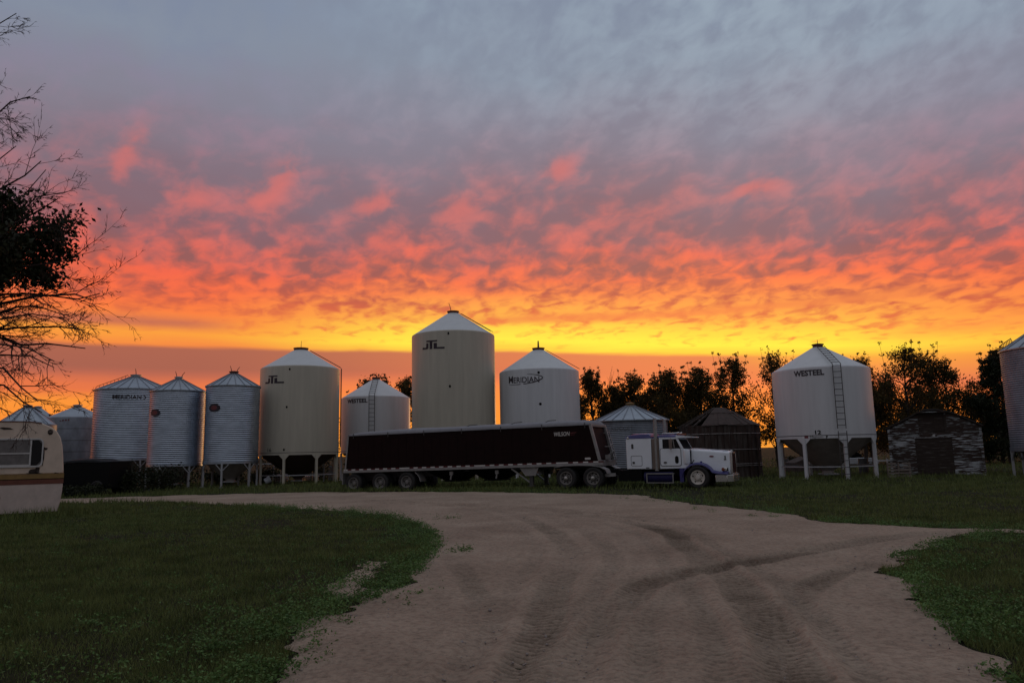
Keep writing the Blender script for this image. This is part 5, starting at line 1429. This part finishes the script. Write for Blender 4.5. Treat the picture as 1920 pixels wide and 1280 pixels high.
TRACKS = {
 'A': ([(-7.19, 31.2), (-2.18, 26.49), (-0.1, 21.49), (0.83, 16.42), (0.97, 13.03), (0.66, 10.43), (0.36, 8.72), (0.14, 7.3), (-0.05, 5.5)], .24, .8),
 'B': ([(-5.45, 28.96), (-0.11, 23.91), (1.92, 20.46), (2.9, 17.75), (3.17, 15.47), (2.95, 12.73), (2.73, 10.61), (2.74, 9.42), (2.52, 7.98), (2.26, 6.75), (1.97, 5.3)], .26, 1.25),
 'C': ([(8.8, 14.8), (7.22, 14.1), (5.38, 13.02), (4.01, 11.96), (2.79, 10.83), (1.89, 10.08), (1.3, 8.93), (0.64, 7.26), (0.3, 5.5)], .24, .9),
 'D': ([(5.32, 11.23), (4.34, 10.41), (3.56, 9.33), (2.94, 8.19), (2.11, 6.59), (1.75, 5.5)], .22, .7),
 'E': ([(-11.4, 34.59), (-1.23, 26.2), (3.12, 19.07), (5.5, 18.1)], .2, .5),
 'F': ([(1.53, 9.22), (1.13, 7.22), (0.86, 5.5)], .15, .4),
 'G': ([(0.52, 22.27), (1.63, 16.27), (1.64, 12.93), (1.23, 10.36), (0.81, 8.4), (0.5, 6.72), (0.26, 5.5)], .18, .45),
 'H': ([(-1.14, 12.71), (-0.56, 10.17), (-0.36, 8.51), (-0.39, 6.96), (-0.5, 5.5)], .2, .5)}

TRK = dict(TRACKS)
BOOST = {'A': [(8.8, 1.8, 1.0), (17, 2.5, .5)], 'B': [(8.2, 2.3, 1.25), (15.6, 1.9, 1.0)], 'C': [(10.9, 2.0, 1.0)], 'D': [(9.9, 1.1, .8)], 'G': [(13, 2, .4)], 'H': [(10.5, 1.0, .5)]}
for k_, src, dx, sc in (('a', 'A', .62, .5), ('b', 'A', -.55, .45), ('c', 'B', .55, .55), ('d', 'B', -.62, .4), ('e', 'C', -.5, .5), ('f', 'G', .4, .3), ('g', 'H', -.45, .35), ('h', 'C', .55, .35)):
    TRK[k_] = ([(x + dx, y + dx * .3) for x, y in TRACKS[src][0]], TRACKS[src][1] * .6, TRACKS[src][2] * sc)

def dirt_mat():
    m = bpy.data.materials.new('packed_dirt'); nt, b = nodes_of(m); N, L = nt.nodes, nt.links
    tc = N.new('ShaderNodeTexCoord')
    def noi(s, d=6, r=.6):
        n = N.new('ShaderNodeTexNoise'); n.inputs['Scale'].default_value = s; n.inputs['Detail'].default_value = d; n.inputs['Roughness'].default_value = r
        L.new(tc.outputs['Object'], n.inputs['Vector']); return n.outputs['Fac']
    cr = N.new('ShaderNodeValToRGB'); e = cr.color_ramp.elements
    e[0].position, e[0].color = .3, (.30, .222, .165, 1); e[1].position, e[1].color = .7, (.455, .352, .268, 1)
    L.new(noi(.5), cr.inputs['Fac'])
    c2 = N.new('ShaderNodeValToRGB'); e = c2.color_ramp.elements
    e[0].position, e[0].color = .36, (.50, .48, .48, 1); e[1].position, e[1].color = .56, (1, 1, 1, 1)
    L.new(noi(14, 8, .75), c2.inputs['Fac'])
    mx = N.new('ShaderNodeMix'); mx.data_type = 'RGBA'; mx.blend_type = 'MULTIPLY'; mx.inputs['Factor'].default_value = 0.75
    L.new(cr.outputs[0], mx.inputs[6]); L.new(c2.outputs[0], mx.inputs[7])
    # churned, damper soil in the wheel tracks, with lug-groove shade painted into the colour
    at_ = N.new('ShaderNodeAttribute'); at_.attribute_name = 'churn_lug_shade'
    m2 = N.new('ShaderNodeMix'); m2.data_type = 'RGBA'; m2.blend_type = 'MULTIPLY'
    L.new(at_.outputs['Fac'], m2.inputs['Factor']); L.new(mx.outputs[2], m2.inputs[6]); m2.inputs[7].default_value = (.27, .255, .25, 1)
    L.new(m2.outputs[2], b.inputs['Base Color'])
    b.inputs['Roughness'].default_value = .95; b.inputs['Specular IOR Level'].default_value = .12
    bp = N.new('ShaderNodeBump'); bp.inputs['Distance'].default_value = .02; bp.inputs['Strength'].default_value = 1.0
    ad = N.new('ShaderNodeMath'); ad.operation = 'ADD'; L.new(noi(28, 6, .65), ad.inputs[0]); L.new(noi(6, 4, .6), ad.inputs[1])
    L.new(ad.outputs[0], bp.inputs['Height']); L.new(bp.outputs[0], b.inputs['Normal'])
    return m
M['dirt'] = dirt_mat()
M['soil'] = mat('dark_soil_and_thatch', (0.022, 0.022, 0.010), 0.95, var=0.4, scale=3.0, spec=0.1, bump=0.03, bscale=12)
M['field'] = M['soil']

def sheet(name, poly, ys, nx, xr, off, relief, label_kind='structure'):
    Y = np.array(ys); U = np.linspace(xr[0], xr[1], nx)
    XX = U[None, :] * np.maximum(Y, 4.4)[:, None]; YY = np.repeat(Y[:, None], nx, 1)
    P = np.stack([XX.ravel(), YY.ravel()], 1)
    wob = (vnoise(P, 1.6, 3) - .5) * .5 + (vnoise(P, 5, 4) - .5) * .22
    d, _, _ = pdist(P, poly); ins = pip(P, poly)
    sd = np.where(ins, d, -d) + wob * 0.8
    keep = (sd > -0.02).reshape(len(Y), nx)
    Z, churn_lug_shade = relief(P)
    edge = np.clip(sd / 0.35, 0, 1)
    Z = gz(P[:, 0], P[:, 1]) + off * (0.15 + 0.85 * edge) + Z * edge
    c = keep[:-1, :-1] & keep[1:, :-1] & keep[:-1, 1:] & keep[1:, 1:]
    i, j = np.nonzero(c); a = i * nx + j
    F = np.stack([a, a + 1, a + nx + 1, a + nx], 1)
    used = np.unique(F); mp = np.full(len(P), -1); mp[used] = np.arange(len(used))
    V = np.stack([P[used, 0], P[used, 1], Z[used]], 1)
    o = fast_mesh(name, V, mp[F], M['dirt'], None, True)
    at_ = o.data.attributes.new('churn_lug_shade', 'FLOAT', 'POINT'); at_.data.foreach_set('value', churn_lug_shade[used].astype(np.float32))
    tag(o, kind=label_kind)
    return o
def relief(P):
    Z = (vnoise(P, .7, 1) - .5) * .05 + (vnoise(P, 3, 2) - .5) * .010 + (vnoise(P, 11, 5) - .5) * .007 + (vnoise(P, 23, 15) - .5) * .006
    near = P[:, 1] < 20
    Z = Z + np.where(near, (vnoise(P, 31, 6) - .5) * .006, 0)
    ch = np.zeros(len(P)); P0 = P
    for k, (pl, hw, amp) in TRK.items():
        pl = smooth_line(pl, 3)
        idx = np.nonzero(pdist(P0, TRK[k][0], False)[0] < 1.1)[0]
        if not len(idx): continue
        P = P0[idx]
        wx = P + np.stack([(vnoise(P, .8, 11) - .5) * .16, (vnoise(P, .8, 12) - .5) * .16], 1)
        d, s, sg = pdist(wx, pl, False)
        t = np.clip(1 - (d / hw) ** 2, 0, 1); t2 = np.sqrt(t)
        bst = .36 + 1.5 * sum(a_ * np.exp(-((P[:, 1] - c_) / w_) ** 2) for c_, w_, a_ in BOOST.get(k, [(12, 8, .12)]))
        patchy = np.clip((vnoise(np.stack([s, d * 0 + ord(k)], 1), .55, 8) + .15) * 1.4, 0, 1) * (.45 + .55 * vnoise(P, 2.6, 9)) * np.clip(bst, 0, 1.6)
        rut = -.030 * amp * t2 + .026 * amp * np.exp(-((d - hw * 1.25) / (.09)) ** 2)
        ph = s / .115 + np.abs(sg) / hw * .9 + (vnoise(P, 2.2, 13) - .5) * 1.2
        lug = (np.clip(np.abs(np.sin(np.pi * ph)), 0, .8) - .45) * .09 * amp * t2 * patchy * (P[:, 1] < 24)
        Z[idx] += rut * (.5 + .5 * patchy) + lug
        ch[idx] = np.maximum(ch[idx], np.clip(t2 * patchy * (.36 + .80 * (1 - np.clip(np.abs(np.sin(np.pi * ph)) * 1.5, 0, 1))) * min(1.1, amp + .15), 0, 1))  # damp soil tone plus painted shade, darkest along the lug grooves
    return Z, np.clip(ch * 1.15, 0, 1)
ys = np.concatenate([np.linspace(-7.5, 4.38, 90), np.geomspace(4.4, 42, 1000)])
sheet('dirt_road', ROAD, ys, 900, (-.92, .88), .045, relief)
sheet('dirt_patch', PATCH, np.geomspace(9.2, 14.5, 90), 80, (-.32, -.12), .024, lambda P: ((vnoise(P, 3, 2) - .5) * .02, np.zeros(len(P))))

def ground():
    a = np.concatenate([-np.geomspace(3000, 60, 24), np.linspace(-55, 55, 80), np.geomspace(60, 3000, 24)])
    b = np.concatenate([np.linspace(-60, -2, 12), np.linspace(0, 75, 90), np.geomspace(80, 3500, 24)])
    X, Y = np.meshgrid(a, b); P = np.stack([X.ravel(), Y.ravel()], 1)
    Z = gz(P[:, 0], P[:, 1]) - 0.004
    n = len(a); i, j = np.meshgrid(np.arange(len(b) - 1), np.arange(n - 1), indexing='ij'); k = (i * n + j).ravel()
    o = fast_mesh('ground', np.stack([P[:, 0], P[:, 1], Z], 1), np.stack([k, k + 1, k + n + 1, k + n], 1), M['soil'], None, True)
    tag(o, kind='structure')
ground()

def blades(P, h, w, rs, lean=.5):
    n = len(P); z = gz(P[:, 0], P[:, 1])
    a = rs.uniform(0, 2 * np.pi, n); l = rs.uniform(0, 2 * np.pi, n); ln = h * lean * rs.rand(n)
    c, s = np.cos(a) * w * .5, np.sin(a) * w * .5
    B = np.stack([P[:, 0], P[:, 1], z - .005], 1)
    v0 = B + np.stack([c, s, c * 0], 1); v1 = B - np.stack([c, s, c * 0], 1)
    v2 = B + np.stack([np.cos(l) * ln, np.sin(l) * ln, h], 1)
    V = np.stack([v0, v1, v2], 1).reshape(-1, 3)
    return V, np.arange(3 * n).reshape(-1, 3)

def scatter(n, y0, y1, u0, u1, rs, pw=1.0):
    """points in the wedge seen from the road: x/y between u0 and u1, density falling with distance"""
    t = rs.rand(n); y = y0 * (y1 / y0) ** (t ** pw); u = rs.uniform(u0, u1, n)
    return np.stack([u * y, y], 1)

def in_road(P, margin=0.0):
    wob = (vnoise(P, 1.6, 3) - .5) * .5 + (vnoise(P, 5, 4) - .5) * .22
    r = np.zeros(len(P), bool)
    for poly in (ROAD, PATCH):
        d, _, _ = pdist(P, poly); ins = pip(P, poly); sd = np.where(ins, d, -d) + wob * .8
        r |= sd > margin
    return r

def grass():
    rs = np.random.RandomState(4)
    parts = []
    for n, y0, y1, u0, u1 in ((345000, 4.2, 36, -.86, .02), (70000, 4.2, 34, -1.5, -.86), (150000, 4.2, 34, .25, .80), (75000, 4.2, 34, .80, 1.6), (80000, 15, 42, -.80, .80), (60000, 38, 62, -1.0, 1.1), (20000, 60, 110, -1, 1.1)):
        P = scatter(n, y0, y1, u0, u1, rs)
        P = P[~in_road(P, -.06)]
        parts.append(P)
    Pn = np.stack([rs.uniform(-9, 9, 60000), rs.uniform(-7, 4.2, 60000)], 1); parts.append(Pn[~in_road(Pn, -.06)])
    P = np.concatenate(parts)
    dens = vnoise(P, .45, 21) * .6 + vnoise(P, 1.9, 22) * .4
    keep = rs.rand(len(P)) < np.clip((dens - .12) * 2.2, .12, 1)
    P = P[keep]; dens = dens[keep]
    d = np.minimum(pdist(P, LEFT_EDGE, False)[0], np.minimum(pdist(P, NEAR_EDGE, False)[0], pdist(P, FAR_EDGE, False)[0]))
    Y = P[:, 1]
    h = (.035 + .05 * dens) * rs.uniform(.6, 1.4, len(P)) * (1 + .4 * (d < .5)) * np.where(Y > 26, 1.6, 1) * np.where(Y > 33.5, 1.6, 1)
    tall = (rs.rand(len(P)) < .05) & (Y > 33); h = np.where(tall, h * 2.2, h)
    w = .0065 * np.maximum(1, Y / 7) * rs.uniform(.7, 1.3, len(P))
    V, F = blades(P, h, w, rs, .9)
    o = fast_mesh('grass', V, F, M['grass'])
    tag(o, 'short dull green grass covering the lawns on both sides of the dirt road', 'grass', kind='stuff')
    # leafy weeds, thick along the road edges
    W = []
    def band(line, n, width, off):
        pl = np.array(smooth_line(line, 2)); seg = np.diff(pl, axis=0); l = np.hypot(seg[:, 0], seg[:, 1]); cum = np.concatenate([[0], np.cumsum(l / np.maximum(5, pl[:-1, 1]) ** 1.1)])
        t = rs.uniform(0, cum[-1], n); i = np.clip(np.searchsorted(cum, t) - 1, 0, len(l) - 1); f_ = (t - cum[i]) / (cum[i + 1] - cum[i])
        c = pl[i] + seg[i] * f_[:, None]; nn = np.stack([-seg[i, 1], seg[i, 0]], 1) / l[i][:, None]
        q = c + nn * (np.abs(rs.normal(0, width, n)) + off)[:, None]
        return q
    A = band(LEFT_EDGE[1:15], 2000, .60, -.12); A = A[(vnoise(A, 1.4, 31) > .33)]
    B = band(NEAR_EDGE[1:-1], 1500, .55, -.10); B = B[(vnoise(B, 1.4, 32) > .30)]
    C = band(FAR_EDGE[5:], 700, .5, -.15); C = C[vnoise(C, 1.2, 33) > .4]
    D_ = scatter(500, 5, 30, -.75, -.1, rs, 1); D_ = D_[~in_road(D_, -.1)]
    E_ = np.array([(-1.02, 13.7), (-.95, 13.9), (-1.1, 13.5), (-.88, 13.75), (-2.0, 20.1), (-1.8, 20.4), (-1.6, 20.2), (7.5, 17.2), (7.2, 17.6), (6.5, 18.8), (6.0, 19.2), (4.9, 24.2), (4.4, 24.9), (-2.05, 7.7), (-1.95, 7.4), (-1.9, 7.0), (-1.75, 6.8), (-1.85, 8.1), (5.3, 20.5), (5.0, 21.2), (3.9, 26.5), (-1.35, 9.1), (-1.2, 9.6), (-1.9, 6.4)])
    E_ = np.concatenate([E_ + rs.normal(0, .10, E_.shape) for _ in range(4)])
    PL = np.concatenate([A, B, C, D_, E_])
    Vs, n0 = [], 0
    for (px, py), big in zip(PL, rs.uniform(.5, 1.3, len(PL))):
        m = rs.randint(12, 30); base = np.array([px, py, g1(px, py) + .012])
        hh = .075 * big * (1.0 if py < 20 else 1.5)
        c = base + np.stack([rs.normal(0, .055 * big, m), rs.normal(0, .055 * big, m), np.abs(rs.normal(hh * .6, hh * .5, m))], 1)
        Vs.append(c)
    C_ = np.concatenate(Vs); V, F = leaf_quads(C_, .034, rs, .45, .55)
    ys_ = np.repeat(C_[:, 1], 4)
    o = fast_mesh('weeds', V, F, M['weed'])
    tag(o, 'bright green leafy weeds thick along the edges of the dirt road', 'weeds', kind='stuff')
    # tall rough growth around the wheels and bin legs
    Q = scatter(9000, 33, 58, -.72, .30, rs); Q = np.concatenate([Q, np.stack([rs.uniform(-19.5, -14.4, 2600), rs.uniform(22.0, 26, 2600)], 1)]); Q = Q[~in_road(Q, -.25)]
    hh = rs.uniform(.12, .34, len(Q)) * (0.5 + vnoise(Q, .6, 41))
    V, F = blades(Q, hh, .035 * np.ones(len(Q)), rs, .7)
    o = fast_mesh('rough_grass', V, F, M['grass']); tag(o, 'taller rough grass around the trailer wheels and bin legs', 'grass', kind='stuff')
    # pebbles and clods
    S_ = scatter(7000, 4.6, 30, -.75, .75, rs); S_ = S_[in_road(S_, .1)]
    mb_V, mb_F = [], []
    r = rs.gamma(1.6, .0036, len(S_)) + .003
    oc = np.array([(1, 0, 0), (0, 1, 0), (-1, 0, 0), (0, -1, 0), (0, 0, .8), (0, 0, -.8)]); of = np.array([(0, 1, 4), (1, 2, 4), (2, 3, 4), (3, 0, 4), (1, 0, 5), (2, 1, 5), (3, 2, 5), (0, 3, 5)])
    for (px, py), q in zip(S_, r):
        z = g1(px, py) + .03
        mb_V.append(np.array([px, py, z]) + oc * q * rs.uniform(.6, 1.4, (6, 1))); mb_F.append(of + 6 * len(mb_F))
    o = fast_mesh('gravel', np.concatenate(mb_V), np.concatenate(mb_F), M['stone']); tag(o, 'scattered small stones and clods on the dirt road', 'gravel', kind='stuff')
grass()
